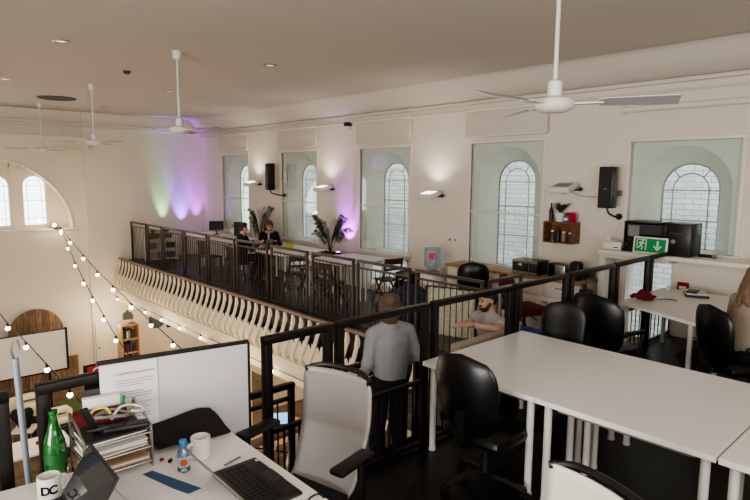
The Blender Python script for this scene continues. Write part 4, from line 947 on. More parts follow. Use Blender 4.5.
# plants
def palm(label, loc, h, spread, n, pot_h):
    root = thing('potted_palm', label, 'plant', loc, 0, 'potted palms on the gallery')
    MB().lathe([(0, 0), (.12, .005), (.16, pot_h), (.14, pot_h), (.13, pot_h-.04), (0, pot_h-.04)]).build('pot', M['terracotta'], root, True)
    mb = MB(); foliage(mb, (0, 0, pot_h-.03), n, h, spread, .05, .5, leaflets=22); mb.build('fronds', M['leafdark'], root)
    return root
palm('palm with arching fronds in a dark pot beside the magenta glow', (8.15, 10.42, ZG), 1.7, .5, 34, .86)
palm('palm with arching fronds behind the woman in a scarf', (8.3, 13.72, ZG), 2.5, .36, 26, .55)
root = thing('storage_shelf', 'low white shelf with clutter against the far gallery wall', 'shelf', (7.0, 17.4, ZG)); MB().b2((-.45, -.2, 0), (-.42, .2, .75)).b2((.42, -.2, 0), (.45, .2, .75)).build('side_panel', M['whiteplastic'], root)
for k in range(3): MB().b2((-.44, -.2, .05+.3*k), (.44, .2, .08+.3*k)).build('shelf_board', M['whiteplastic'], root)
cl = ['white box on the far low shelf', 'grey box on the far low shelf', 'blue box on the far low shelf', 'brown box on the far low shelf', 'pale box on the lower level of the far shelf', 'dark box on the lower level of the far shelf']
for k in range(6):
    o = MB().box((0, 0, .08), (.2, .2, .16), bev=.01).build('storage_box', M[('whiteplastic', 'grey', 'paperblue', 'card', 'paper', 'darkgrey')[k]], None, True, (6.72+.28*(k % 3), 17.38, ZG+.081+.3*(k//3))); tag(o, cl[k], 'box', 'boxes on the far low shelf')
for k, (x, l) in enumerate([(6.75, 'leafy plant at the left on top of the far low shelf'), (7.15, 'leafy plant at the right on top of the far low shelf')]):
    root = thing('trough_plant', l, 'plant', (x, 17.38, ZG+.681), 0, 'plants on the far low shelf'); MB().box((0, 0, .08), (.34, .2, .16), bev=.02).build('trough', M['crate'], root, True)
    mb = MB(); foliage(mb, (0, 0, .14), 30, .26, .15, .045, .5); mb.build('leaves', M['leaf'], root)
# gallery clutter
TZ = ZG+.841
def laptop(name, label, loc, rz, open_deg, base_m, lid_m, screen_m, w=.4, d=.25, keys=True):
    """hinge along local X at y=0, base extends to +Y (user at +Y)"""
    root = thing(name, label, 'laptop', loc, rz)
    MB().b2((-w/2, 0, 0), (w/2, d, .016), bev=.005).build('base', base_m, root, True)
    if keys:
        mb = MB()
        for r_ in range(5):
            for c_ in range(14):
                mb.b2((-w/2+.025+c_*(w-.05)/14, .03+r_*.026, .016), (-w/2+.025+(c_+.84)*(w-.05)/14, .03+r_*.026+.021, .019))
        mb.build('keyboard', M['keys'], root); MB().b2((-.055, .17, .016), (.055, .235, .0168)).build('touchpad', M['darkgrey'], root)
    lid = MB().b2((-w/2, -.004, 0), (w/2, .004, d*.98), bev=.003).build('lid', lid_m, root, True)
    lid.location = (0, 0, .014); lid.rotation_euler = (math.radians(open_deg-90), 0, 0)
    MB().b2((-w/2+.012, .0042, .02), (w/2-.012, .0052, d*.93)).build('screen', screen_m, lid)
    return root, lid
laptop('laptop', 'grey open laptop in front of the man in black on the gallery', (7.45, 12.0, TZ), facing(-1, .1), 110, M['laptop'], M['darkgrey'], M['screen'], w=.36, d=.25, keys=False)
o = MB().box((0, 0, .07), (.1, .24, .14), bev=.01).build('yellow_box', M['yellow'], None, True, (7.75, 11.5, TZ)); tag(o, 'yellow-green box on the gallery table beside the laptop', 'box')
def monitor(label, loc, rz, w=.42, h=.28):
    root = thing('monitor', label, 'monitor', loc, rz); MB().box((0, 0, .27), (w, .03, h), bev=.008).build('display', M['black'], root, True); MB().box((0, .017, .27), (w-.03, .004, h-.03)).build('screen', M['screen'], root); MB().box((0, -.02, .1), (.04, .02, .2)).box((0, 0, .008), (.2, .14, .016), bev=.005).build('stand', M['black'], root); return root
monitor('small black monitor on the farthest gallery table', (8.1, 15.9, TZ), facing(-.5, -1))
monitor('black monitor behind the head of the man in black', (8.1, 14.5, TZ), facing(-1, -.4), .4, .4)
root = thing('rucksack', 'pale white and grey bag slumped on the far gallery table', 'bag', (8.2, 14.9, TZ+.03)); MB().sph((0, 0, .12), (.15, .26, .14), 16).sph((.02, .1, .2), (.10, .12, .12), 12).build('bag_body', M['whiteplastic'], root, True); MB().tube([(-.05, -.1, .2), (-.1, 0, .32), (-.05, .12, .26)], .012, 6, smooth=4).build('strap', M['darkgrey'], root, True)

# ------------------------------------------------------------------ right desk things
DZ = .741
mb = MB()
random.seed(3)
for i in range(40):
    a = random.uniform(0, 6.28); r_ = random.uniform(0, .13); mb.sph((math.cos(a)*r_*1.3, math.sin(a)*r_, .03+random.uniform(0, .09)*(1-r_/.15)), (random.uniform(.025, .065), random.uniform(.012, .028), random.uniform(.015, .035)), 8, Matrix.Rotation(random.uniform(0, 3), 3, 'Z'))
o = mb.build('scarf', M['scarf_red'], None, True, (7.0, 2.83, DZ), mods=[('REMESH', dict(mode='VOXEL', voxel_size=.007)), ('SMOOTH', dict(factor=.4, iterations=2))]); tag(o, 'crumpled dark red scarf on the right-hand desk corner', 'scarf')
o = MB().tube([(7.15, 2.72, DZ+.008), (7.23, 2.66, DZ+.008), (7.28, 2.58, DZ+.008), (7.26, 2.52, DZ+.008)], .006, 6, smooth=5).build('earphone_cord', M['black'], None, True); tag(o, 'thin dark cord on the desk beside the red scarf', 'cord')
root = thing('magazine_pile', 'small pile of black and white magazines on the right-hand desk', 'magazines', (7.85, 2.5, DZ), facing(-.4, 1)); MB().box((0, 0, .012), (.42, .26, .024), bev=.003).build('magazine', M['black'], root); MB().box((.02, .01, .032), (.36, .24, .014), rot=(0, 0, .1)).build('magazine', M['paper'], root); MB().box((-.02, .04, .048), (.2, .12, .018), rot=(0, 0, -.25), bev=.004).build('phone', M['black'], root)
o = MB().lathe([(0, 0), (.032, .002), (.038, .12), (.035, .12), (.03, .008), (0, .008)]).build('water_glass', M['glass_obj'], None, True, (7.65, 1.68, DZ)); tag(o, 'clear glass on the right-hand desk in front of the woman', 'glass')
o = MB().box((0, 0, .03), (.06, .05, .06), bev=.01).build('adapter', M['whiteplastic'], None, True, (7.9, 2.85, DZ)); tag(o, 'small white adapter at the back edge of the right-hand desk', 'adapter')
random.seed(5); mb = MB()
for i in range(14): mb.sph((random.uniform(-.15, .15), random.uniform(-.12, .12), random.uniform(.06, .2)), (random.uniform(.06, .11), random.uniform(.05, .1), random.uniform(.05, .09)), 10)
root = thing('handbag', 'dark red-brown bag on the floor under the right-hand desk', 'bag', (7.1, 2.2, 0)); mb.build('bag_body', mat('dark_bag', (58, 26, 28), .8), root, True, mods=[('REMESH', dict(mode='VOXEL', voxel_size=.014)), ('SMOOTH', dict(factor=.5, iterations=4))]); MB().tube([(-.05, -.1, .22), (-.12, -.12, .36), (-.1, .05, .4), (-.02, .1, .24)], .010, 6, smooth=5).build('handle', M['grey'], root, True)

# ------------------------------------------------------------------ left desk: screen board, notice, clutter
LD = .791
a_, b_ = V((.855, 2.972, 0)), V((1.61, 2.83, 0)); dv_ = (b_-a_); ang = math.atan2(dv_.y, dv_.x); Lb = dv_.length
root = thing('desk_screen', 'pale grey desk screen with dark frame behind the left desk', 'desk screen', (a_.x, a_.y, .70), ang)
MB().b2((.0, -.012, 0), (Lb, .012, .555), bev=.006).build('panel', mat('screen_fabric', (196, 194, 196), .7, noise_amt=.015, noise_scale=90), root, True)
MB().b2((-.01, -.014, .555), (Lb+.008, .016, .572)).b2((Lb, -.014, 0), (Lb+.012, .016, .56)).build('edge_strip', M['black'], root)
MB().b2((.2, -.03, -.02), (.26, .03, .04)).b2((Lb-.25, -.03, -.02), (Lb-.19, .03, .04)).build('clamp', M['grey'], root)
nt_ = thing('notice', 'white printed support notice fixed to the left end of the desk screen', 'notice', (a_.x, a_.y, .70), ang)
MB().b2((.005, -.0165, .10), (.275, -.0135, .55), bev=.001).build('sheet', M['paper'], nt_)
hd = text('heading', 'IT SUPPORT ESCALATION', .0162, M['ink'], nt_, frame_mtx((.072, -.0175, .495), (1, 0, 0), (0, 0, 1)), ext=.0004, align='LEFT')
mb = MB(); random.seed(2)
for blk, z0 in enumerate((.462, .398, .335, .275, .215)):
    for k in range(3 if blk != 3 else 2): mb.b2((.072, -.0172, z0-k*.014), (.072+random.uniform(.12, .185), -.0166, z0-k*.014-.0045))
mb.build('text_lines', M['inkgrey'], nt_)
MB().b2((.022, -.0172, .33), (.052, -.0168, .333)).b2((.022, -.0172, .303), (.052, -.0168, .306)).b2((.022, -.0172, .303), (.025, -.0168, .333)).b2((.049, -.0172, .303), (.052, -.0168, .333)).build('small_square_outline', M['orange'], nt_)
# black bag on desk
random.seed(9)
root = thing('laptop_sleeve', 'black fabric laptop sleeve leaning on the desk screen', 'laptop sleeve', (1.215, 2.77, LD), ang)
root.location = (1.2, 2.8, LD); root.rotation_euler.z = 0
BL, BR, TR, TL = V((-.14, -.02, .018)), V((.245, -.075, .018)), V((.175, .045, .155)), V((-.20, .105, .10))
mb = MB(); n1, n2 = 14, 8; P = []
for i in range(n1+1):
    u = i/n1; row = []
    for j in range(n2+1):
        v = j/n2; p_ = BL.lerp(BR, u).lerp(TL.lerp(TR, u), v); wv = .007*math.sin(u*6+v*3)+.005*math.sin(v*8+u*3)
        row.append(p_+V((0, -.3, .9))*wv + V((0, 0, -.02*max(0, u-.82)/.18*v)))
    P.append(row)
mb.grid(P); mb.build('sleeve', M['blackcloth'], root, 'all', mods=[('SOLIDIFY', dict(thickness=.028, offset=0)), ('BEVEL', dict(width=.009, segments=3))])
# mugs
def mug(label, loc, rz, letters=None, s=1):
    root = thing('mug', label, 'mug', loc, rz, 'white mugs on the left desk'); 
    MB().lathe([(0, 0), (.038*s, .001), (.043*s, .008), (.043*s, .098*s), (.0395*s, .1*s), (.0385*s, .012), (0, .010)], seg=32).build('body', M['whiteplastic'], root, True)
    MB().tube([(.040*s, 0, .078*s), (.062*s, 0, .076*s), (.072*s, 0, .052*s), (.060*s, 0, .026*s), (.040*s, 0, .024*s)], .0065*s, 8, smooth=5).build('handle', M['whiteplastic'], root, True)
    if letters:
        for k, ch in enumerate(letters):
            a = math.radians(letters[ch] if isinstance(letters, dict) else 0)
            text('logo_letter', ch, .052, M['ink'] if False else M['black'], root, frame_mtx((math.cos(a)*.0436*s, math.sin(a)*.0436*s, .052*s), (-math.sin(a), math.cos(a), 0), (0, 0, 1)), ext=.0008, bold=.002)
    return root
dirc = math.atan2(-2.7, -.53)
mug('white mug with black letters at the bottom left of the photo', (.545, 2.69, LD), dirc+math.radians(115), {'D': -135, 'C': -98}, s=1.08)
mug('plain white mug in front of the black sleeve', (1.205, 2.60, LD), math.radians(190), s=1.12)
# green bottle
root = thing('green_bottle', 'green glass bottle at the back left of the desk', 'bottle', (.625, 2.91, LD)); root.scale = (1.15, 1.15, 1.25); MB().lathe([(0, .004), (.036, .001), (.043, .01), (.043, .10), (.040, .13), (.026, .17), (.017, .205), (.0155, .235), (.018, .238), (.018, .25), (.013, .25)], seg=28).build('glass_body', M['greenglass'], root, True)
MB().lathe([(.0436, .0), (.0436, .04)], c=(0, 0, .05), seg=28).build('label_band', mat('bottle_label', (20, 84, 34), .5), root, True)
# small water bottle
root = thing('small_water_bottle', 'small clear water bottle with blue cap and orange label', 'bottle', (1.085, 2.53, LD)); MB().lathe([(0, 0), (.027, .002), (.030, .01), (.030, .085), (.027, .10), (.016, .122), (.014, .13)], seg=20).build('body', M['clear'], root, True); MB().lathe([(.017, .120), (.019, .122), (.019, .152), (.016, .156), (0, .156)], seg=20).build('cap', M['bluecap'], root, True); MB().lathe([(.0306, .03), (.0306, .08)], seg=20).build('label_wrap', mat('pale_blue_label', (170, 196, 216), .5), root, True)
dd = V((-1.085, -2.53, 0)).normalized(); MB().lathe([(0, 0), (.017, 0), (.017, .002), (0, .002)], c=dd*.030+V((0, 0, .055)), axis=dd).build('label_emblem', M['orange'], root, True)
# paper tray organiser
root = thing('letter_tray', 'silver wire three-tier letter tray full of papers', 'letter tray', (.845, 2.80, LD), ang+math.radians(10))
W_, D_, H_ = .30, .24, .27
for sx in (-1, 1):
    MB().tube([(sx*W_/2, -D_/2, 0), (sx*W_/2, -D_/2, H_*.7), (sx*W_/2, -D_/2+.03, H_*.8), (sx*W_/2, D_/2-.03, H_), (sx*W_/2, D_/2, H_-.03), (sx*W_/2, D_/2, 0)], .006, 8, smooth=3).tube([(sx*W_/2, -D_/2+.02, .0), (sx*W_/2, -D_/2+.02, H_*.72)], .005, 6).build('side_frame', M['chrome'], root, True)
for k in range(3):
    z = .03+k*.072; mb = MB(); mb.tube([(-W_/2, -D_/2, z), (W_/2, -D_/2, z), (W_/2, D_/2, z), (-W_/2, D_/2, z)], .005, 6, closed=True)
    for j in range(9): x = -W_/2+W_*(j+1)/10; mb.cyl((x, -D_/2, z), (x, D_/2, z), .002, seg=5)
    mb.b2((-W_/2, D_/2-.004, z), (W_/2, D_/2, z+.03)); mb.build('tier', M['chrome'], root, True)
tz = [LD+.036, LD+.108, LD+.18]
R3 = Matrix.Rotation(ang+math.radians(10), 3, 'Z')
def on_tray(x, y, z): return V((.845, 2.80, 0)) + R3 @ V((x, y, 0)) + V((0, 0, z))
k_ = 0
for tier, (n_, ms) in enumerate([(3, ('card', 'paper', 'card')), (4, ('paper', 'card', 'paper', 'paper')), (2, ('paper', 'darkgrey'))]):
    for j in range(n_):
        o = MB().box((0, 0, .004), (.27, .2, .008), rot=(0, 0, random.uniform(-.06, .06))).build('paper_stack', M[ms[j]], None, False, on_tray(random.uniform(-.008, .008), -.01, tz[tier]+j*.009)); o.rotation_euler.z = ang+math.radians(10)
        tag(o, ['papers filed in the bottom tier of the letter tray', 'papers filed in the middle tier of the letter tray', 'papers lying in the top tier of the letter tray'][tier], 'papers', 'paper stacks in the letter tray %s tier' % ('bottom', 'middle', 'top')[tier])
ztop = LD+.18+.02
def item(name, label, cat, mb, m, loc, rz=0): 
    o = mb.build(name, M[m] if isinstance(m, str) else m, None, True, loc); o.rotation_euler.z = rz; tag(o, label, cat); return o
item('stapler', 'black stapler standing up at the left of the letter tray', 'stapler', MB().box((0, 0, .07), (.035, .03, .17), rot=(.25, -.35, 0), bev=.01).box((.03, 0, .03), (.10, .03, .02), bev=.006), 'black', on_tray(-.10, -.05, ztop), ang)
item('phone_handset', 'black device lying across the top of the letter tray', 'device', MB().box((0, 0, .015), (.2, .07, .025), rot=(0, 0, -.1), bev=.01), 'black', on_tray(.05, -.07, ztop), ang)
item('cable_bundle', 'tangle of black and white cables on the letter tray', 'cables', MB().tube([(-.08, 0, .02), (-.02, .05, .05), (.05, .03, .03), (.07, -.03, .05), (0, -.04, .06), (-.06, .02, .05), (.02, .06, .06), (.1, .03, .03)], .008, 7, smooth=6), 'grey', on_tray(.0, .02, ztop), ang)
item('usb_lead', 'white lead looped on top of the letter tray', 'cable', MB().tube([(-.05, -.03, .02), (0, .03, .05), (.07, .04, .04), (.1, -.02, .03), (.04, -.05, .05)], .007, 7, smooth=6), 'whiteplastic', on_tray(.06, .02, ztop+.02), ang)
item('leather_strap', 'tan strap curled on the right of the letter tray', 'strap', MB().ribbon([(-.03, 0, .02), (0, .02, .045), (.04, .02, .045), (.06, -.01, .02)], .02, .004), 'card', on_tray(.1, -.0, ztop+.01), ang)
item('green_marker', 'green capped marker standing in the letter tray', 'marker', MB().cyl((0, 0, 0), (0, .01, .09), .009).cyl((0, .01, .09), (0, .012, .11), .011), 'green', on_tray(.09, .08, ztop), 0)
item('red_folder', 'red folder leaning at the back of the letter tray', 'folder', MB().box((0, 0, .035), (.24, .01, .08), rot=(.2, 0, 0)), 'darkred', on_tray(-.02, .09, ztop), ang)
item('white_box_file', 'white box of cards at the back of the letter tray', 'box', MB().box((0, 0, .07), (.17, .04, .12), bev=.003), 'paper', on_tray(.0, .13, LD+.19), ang)
item('magazine', 'magazine with a printed cover propped behind the white box', 'magazine', MB().box((0, 0, .08), (.16, .008, .17), rot=(-.12, 0, 0)), 'darkgrey', on_tray(.0, .165, LD+.18), ang)
item('yellow_tape', 'yellow lanyard tape on the letter tray', 'lanyard', MB().tube([(-.05, 0, .03), (-.02, .03, .06), (.03, .02, .065), (.05, 0, .04)], .006, 6, smooth=5), 'yellow', on_tray(-.04, .03, ztop+.02), ang)
# papers on desk
root = thing('brochure', 'white sheet with a blue printed stripe on the left desk', 'papers', (.93, 2.45, LD), ang+.25); MB().box((0, 0, .002), (.28, .36, .004)).build('sheet', M['paper'], root); mb = MB(); mb.poly([(.00, .17, .0042), (.05, .17, .0042), (.135, -.14, .0042), (.06, -.14, .0042)], (0, 0, .0004)); mb.build('blue_stripe', M['paperblue'], root)
item('envelope', 'white sheet overlapping the striped brochure at the bottom edge', 'papers', MB().box((0, 0, .0015), (.24, .18, .003)), 'paper', (.88, 2.30, LD+.0052), .35)
item('red_sweet', 'tiny red wrapped sweet on the desk by the small bottle', 'sweet', MB().sph((0, 0, .008), (.012, .009, .008), 10), 'red', (1.044, 2.694, LD)); item('black_clip', 'tiny black clip on the desk by the small bottle', 'clip', MB().box((0, 0, .008), (.026, .014, .015), rot=(0, 0, .5), bev=.005), 'black', (1.07, 2.655, LD))
item('ballpoint_pen', 'grey pen lying behind the near laptop', 'pen', MB().cyl((-.05, 0, .006), (.05, 0, .006), .005), 'chrome', (1.30, 2.45, LD), .25)
item('charging_cable', 'black cable running off the desk beside the near laptop', 'cable', MB().tube([(1.33, 1.80, LD+.006), (1.36, 1.9, LD+.006), (1.41, 1.93, LD+.006), (1.44, 1.9, LD+.006), (1.48, 1.84, LD-.1)], .0045, 6, smooth=5), 'black', (0, 0, 0))
# laptops
lp, lid = laptop('laptop', 'black open laptop in front of the grey mesh chair, keyboard visible', (1.157, 2.19, LD), facing(1, -.02), 128, M['laptop'], M['laptoplid'], M['screen'], w=.42, d=.235)
MB().b2((-.185, .215, .016), (-.165, .228, .0168)).build('palmrest_sticker', M['paper'], lp)
lp, lid = laptop('laptop', 'laptop at the left edge of the desk, its dark screen reflecting the windows', (.575, 2.45, LD), facing(-1, .03), 122, M['laptop'], M['laptop'], M['screen'], w=.40, d=.25)
root = thing('hooked_pole', 'slim grey-blue pole with a hook on top outside the left railing', 'pole', (.60, 3.35, -.6)); MB().cyl((0.02, 0, 0), (-.035, 0, 1.86), .016, seg=14).build('pole', mat('blue_grey_metal', (170, 180, 192), .4, .4), root, True); MB().tube([(-.035, 0, 1.84), (-.05, 0, 1.90), (-.04, 0, 1.95), (-.02, 0, 1.95), (-.015, 0, 1.90)], .006, 8, smooth=5).build('hook', M['chrome'], root, True); MB().lathe([(0, 0), (.1, .002), (.1, .015), (0, .02)]).build('base', M['black'], root, True)

# ------------------------------------------------------------------ ground floor
root = thing('projection_screen', 'large white screen with black edge on the ground floor at left', 'projection screen', (2.3, 16.0, ZF)); MB().b2((-1.4, -.03, 1.03), (1.53, .0, 2.06)).build('screen_sheet', M['whiteplastic'], root); MB().b2((1.53, -.05, 1.0), (1.58, .03, 2.10)).b2((-1.4, -.05, 1.0), (1.58, .03, 1.035)).b2((-1.4, -.05, 2.06), (1.58, .03, 2.075)).build('black_edge', M['black'], root); MB().b2((-1.0, -.3, 0), (-.95, .3, .04)).b2((-1.0, -.02, 0), (-.95, .02, 1.03)).build('leg', M['black'], root); MB().b2((1.1, -.3, 0), (1.15, .3, .04)).b2((1.1, -.02, 0), (1.15, .02, 1.03)).build('leg', M['black'], root)
mb = MB(); pts = [(.69*math.cos(PI*i/20), 0, 1.55+.69*math.sin(PI*i/20)) for i in range(21)]+[(-.69, 0, 0), (.69, 0, 0)]; mb.poly(pts, (0, .06, 0)); o = mb  .build('wood_arch', M['planks'], None, False, (3.6, 18.0, ZF)); tag(o, 'round-topped reclaimed wood panel behind the white screen', 'wood panel')
o = MB().b2((-1.6, 0, 0), (1.6, .06, .75)).build('wood_cladding', M['planks'], None, False, (3.0, 17.9, ZF)); tag(o, 'low reclaimed plank cladding along the ground floor end wall', 'wood panel')
root = thing('door_1', None, None, (5.55, YE, ZF)); root['kind'] = 'structure'; MB().b2((-.38, -.05, 0), (.38, -.005, 1.6), bev=.005).build('door_leaf', M['white_trim'], root); MB().b2((-.3, -.058, .1), (.3, -.05, .7)).b2((-.3, -.058, .8), (.3, -.05, 1.45)).build('door_panel', M['cream'], root); MB().sph((-.30, -.08, .8), .03).build('door_handle', M['grey'], root)
o = MB().b2((-.2, -.02, 0), (.2, -.005, .38)).build('wall_notice', M['paper'], None, False, (5.62, YE-.05, -2.62)); tag(o, 'pale notice on the wall left of the tall bookcase', 'notice')
root = thing('bookcase', 'tall pale wooden bookcase on the ground floor under the gallery', 'bookcase', (5.72, 16.9, ZF)); root.scale = (1.15, 1, 1.04); mb = MB(); mb.b2((-.22, -.2, 0), (-.19, .2, 1.62)); mb.b2((.19, -.2, 0), (.22, .2, 1.62)); mb.b2((-.22, .17, 0), (.22, .2, 1.62)); mb.build('carcass', M['wood'], root)
for k in range(5): MB().b2((-.2, -.2, .02+k*.395), (.2, .18, .05+k*.395)).build('shelf_board', M['wood'], root)
random.seed(4)
for k in range(3):
    for j in range(6):
        hh = random.uniform(.2, .3); o = MB().b2((-.02, -.1, 0), (.02, .08, hh)).build('book', M[random.choice(['red', 'paperblue', 'darkgrey', 'card', 'paper', 'leaf'])], None, False, (5.56+j*.05, 16.9, ZF+(.0505+(k+1)*.395)*1.04)); tag(o, 'thin book standing in the tall ground floor bookcase', 'book', 'books in the tall bookcase')
root = thing('dome_lamp', 'grey dome-shaded lamp on top of the bookcase', 'lamp', (5.72, 16.9, ZF+1.687)); MB().lathe([(.17, .16), (.16, .26), (.10, .34), (.03, .38), (.03, .42), (0, .42)]).build('shade', mat('olive_grey', (96, 98, 88), .5), root, True); MB().cyl((.12, 0, 0), (.12, 0, .32), .012).lathe([(0, 0), (.1, .002), (.1, .02), (0, .02)], c=(.1, 0, 0)).build('stand', M['grey'], root, True)
o = MB().lathe([(0, 0), (.27, 0), (.27, .02), (0, .02)], axis=(0, -1, 0), seg=32).build('round_mirror', mat('grey_mirror', (120, 134, 144), .2, .6), None, True, (7.05, YE-.001, -2.45)); tag(o, 'round grey mirror on the wall under the gallery', 'mirror')
root = thing('framed_picture', 'small dark framed picture right of the round mirror', 'picture', (7.5, YE-.02, -2.6)); MB().b2((-.14, -.01, -.16), (.14, .01, .16)).build('frame', M['darkgrey'], root); MB().b2((-.08, -.014, -.08), (.08, -.01, .08)).build('print', M['pink'] if False else M['card'], root)
root = thing('red_banner', 'red banner with a pale round emblem beside the white screen', 'banner', (4.25, 14.9, ZF)); q = Matrix.Rotation(-.25, 3, 'X'); MB().box((0, 0, 1.1), (.46, .03, .32), rot=q).build('cloth', M['red'], root); mb = MB(); mb.tube([(.11*math.cos(2*PI*k/20), 0, .11*math.sin(2*PI*k/20)) for k in range(20)], .016, 6, closed=True); mb.cyl((-.05, 0, -.02), (.07, 0, .03), .014); o = mb.build('emblem', M['paper'], root, True, (0, -.03, 1.1)); o.rotation_euler.x = -.25; MB().b2((-.3, .05, .0), (.3, .1, 1.3)).build('black_board', M['black'], root)
o = MB().b2((-.7, -.4, .7), (.7, .4, .74)).b2((-.68, -.38, 0), (-.62, -.32, .7)).b2((.62, -.38, 0), (.68, -.32, .7)).b2((-.68, .32, 0), (-.62, .38, .7)).b2((.62, .32, 0), (.68, .38, .7)).build('green_table', M['greenfelt'], None, False, (3.9, 14.0, ZF)); tag(o, 'green-topped table on the ground floor behind the railing', 'table')
for k, (x, y, l) in enumerate([(2.75, 14.5, 'ivory sewing-style machine nearer the green table'), (2.95, 13.2, 'ivory machine beside the green bottle, on the ground floor')]):
    root = thing('ivory_machine', l, 'machine', (x, y, ZF), 0, 'ivory machines on the ground floor'); MB().b2((-.3, -.25, 0), (.3, .25, .7)).build('stand', M['darkgrey'], root); MB().box((0, 0, .78), (.5, .3, .14), bev=.05).box((-.05, 0, 1.0), (.5, .2, .12), bev=.05).box((.2, 0, .9), (.1, .18, .2), bev=.03).build('body', M['cream'], root, True)
def cafe_chair(label, x, y, rz):
    root = thing('ivory_chair', label, 'chair', (x, y, ZF), rz, 'ivory chairs on the ground floor'); MB().box((0, 0, .45), (.45, .44, .05), bev=.02).build('seat', M['cream'], root, True); MB().box((0, -.21, .8), (.45, .04, .3), bev=.02).box((0, -.2, .55), (.06, .03, .3)).build('backrest', M['cream'], root, True)
    for sx in (-1, 1):
        for sy in (-1, 1): MB().cyl((sx*.2, sy*.19, 0), (sx*.17, sy*.16, .44), .015).build('leg', M['grey'], root, True)
    return root
cafe_chair('ivory chair with a black coat, seen past the hooked pole', 2.45, 14.0, 2.6); cafe_chair('ivory chair farther back past the hooked pole', 2.3, 15.0, .4)
random.seed(6); mb = MB()
for i in range(9): mb.sph((random.uniform(-.16, .16), random.uniform(-.06, .06), random.uniform(-.25, .25)), (.11, .07, .14), 10)
o = mb.build('black_coat', M['blackcloth'], None, True, (2.38, 13.72, ZF+.75), mods=[('REMESH', dict(mode='VOXEL', voxel_size=.02)), ('SMOOTH', dict(factor=.5, iterations=3))]); tag(o, 'black coat hanging on an ivory chair on the ground floor', 'coat')
def table_low(label, x, y, w_, d_, m):
    root = thing('work_table', label, 'table', (x, y, ZF), 0, 'work tables on the ground floor'); MB().b2((-w_/2, -d_/2, .7), (w_/2, d_/2, .74)).build('tabletop', M[m], root)
    for sx in (-1, 1):
        for sy in (-1, 1): MB().b2((sx*(w_/2-.05)-.02, sy*(d_/2-.05)-.02, 0), (sx*(w_/2-.05)+.02, sy*(d_/2-.05)+.02, .7)).build('leg', M['black'], root)
table_low('white ground floor table low behind the hooked pole', 2.3, 12.3, 1.2, .8, 'desk'); table_low('wooden ground floor table seen beneath the stair railing', 6.2, 9.6, 1.4, .9, 'oak'); table_low('pale ground floor table seen between the standing person and the mesh chair', 4.2, 7.4, 1.4, .9, 'wood')
root, lid = laptop('laptop', 'lit laptop on the ground floor table seen beneath the stair railing', (6.35, 9.9, ZF+.741), facing(-.6, -1), 105, M['darkgrey'], M['darkgrey'], M['screenlit'], w=.4, d=.27, keys=False)
item('orange_bag', 'reddish-brown bag on the wooden ground floor table', 'bag', MB().sph((0, 0, .1), (.16, .12, .12), 14), M['tableorange'], (6.6, 9.4, ZF+.741))
item('book_pile', 'red and white papers on the white ground floor table', 'papers', MB().box((0, 0, .03), (.3, .22, .05), rot=(0, 0, .4)), 'red', (2.5, 12.3, ZF+.741))

# ------------------------------------------------------------------ people
tsc = bpy.data.scenes.new('workbench')
def remeshed(mb, name, m, parent, voxel, smooth_it=4, fac=.5):
    me = bpy.data.meshes.new('tmp'); bmesh.ops.recalc_face_normals(mb.bm, faces=mb.bm.faces); mb.bm.to_mesh(me); mb.bm.free()
    t = bpy.data.objects.new('tmp', me); tsc.collection.objects.link(t)
    a = t.modifiers.new('r', 'REMESH'); a.mode = 'VOXEL'; a.voxel_size = voxel; a.adaptivity = 0
    if smooth_it: b = t.modifiers.new('s', 'SMOOTH'); b.factor = fac; b.iterations = smooth_it
    vl = tsc.view_layers[0]; vl.update(); dg = vl.depsgraph; dg.update(); me2 = bpy.data.meshes.new_from_object(t.evaluated_get(dg))
    bpy.data.objects.remove(t); bpy.data.meshes.remove(me)
    me2.name = name; me2.materials.clear(); me2.materials.append(m)
    for p in me2.polygons: p.use_smooth = True; p.material_index = 0
    o = bpy.data.objects.new(name, me2); COL.objects.link(o)
    if parent: o.parent = parent
    return o
def wrinkle(o, amt, scale, seed=0):
    me = o.data; 
    nr = [v.normal.copy() for v in me.vertices]
    for v, q_ in zip(me.vertices, nr):
        n = noise.noise(V((v.co.x*scale+seed, v.co.y*scale, v.co.z*scale*.55))); v.co += q_*n*amt
def hand(mb, wr, d, side, s, curl=.5, thumb=None):
    """wr wrist, d forearm/hand direction, side = direction across the palm toward the thumb, s scale"""
    d = V(d).normalized(); t = V(side); t = (t-d*t.dot(d)).normalized(); nrm = d.cross(t).normalized()
    pal = wr+d*.085*s
    for k in (-1, -.3, .4, 1): mb.cap(wr+d*.01*s+t*k*.018*s, pal+t*k*.03*s, .015*s, .0125*s, 8)
    lens = (.066, .078, .074, .058); offs = (.031, .0105, -.010, -.030)
    for L_, o_ in zip(lens, offs):
        p = pal+t*o_*s; dirn = d.copy(); r_ = .0092*s
        for j in range(3):
            ang = curl*(.35+.45*j); dd_ = (d*math.cos(ang)+nrm*math.sin(ang)).normalized(); q_ = p+dd_*L_*s*(.42, .33, .25)[j]; mb.cap(p, q_, r_, r_*.92, 8); p = q_; r_ *= .92
    p = wr+d*.025*s+t*.022*s; q_ = p+(d*.55+t*.75+nrm*.3).normalized()*.042*s; mb.cap(p, q_, .013*s, .0105*s, 8); mb.cap(q_, q_+(d*.85+t*.25+nrm*.4).normalized()*.035*s, .0105*s, .0088*s, 8)
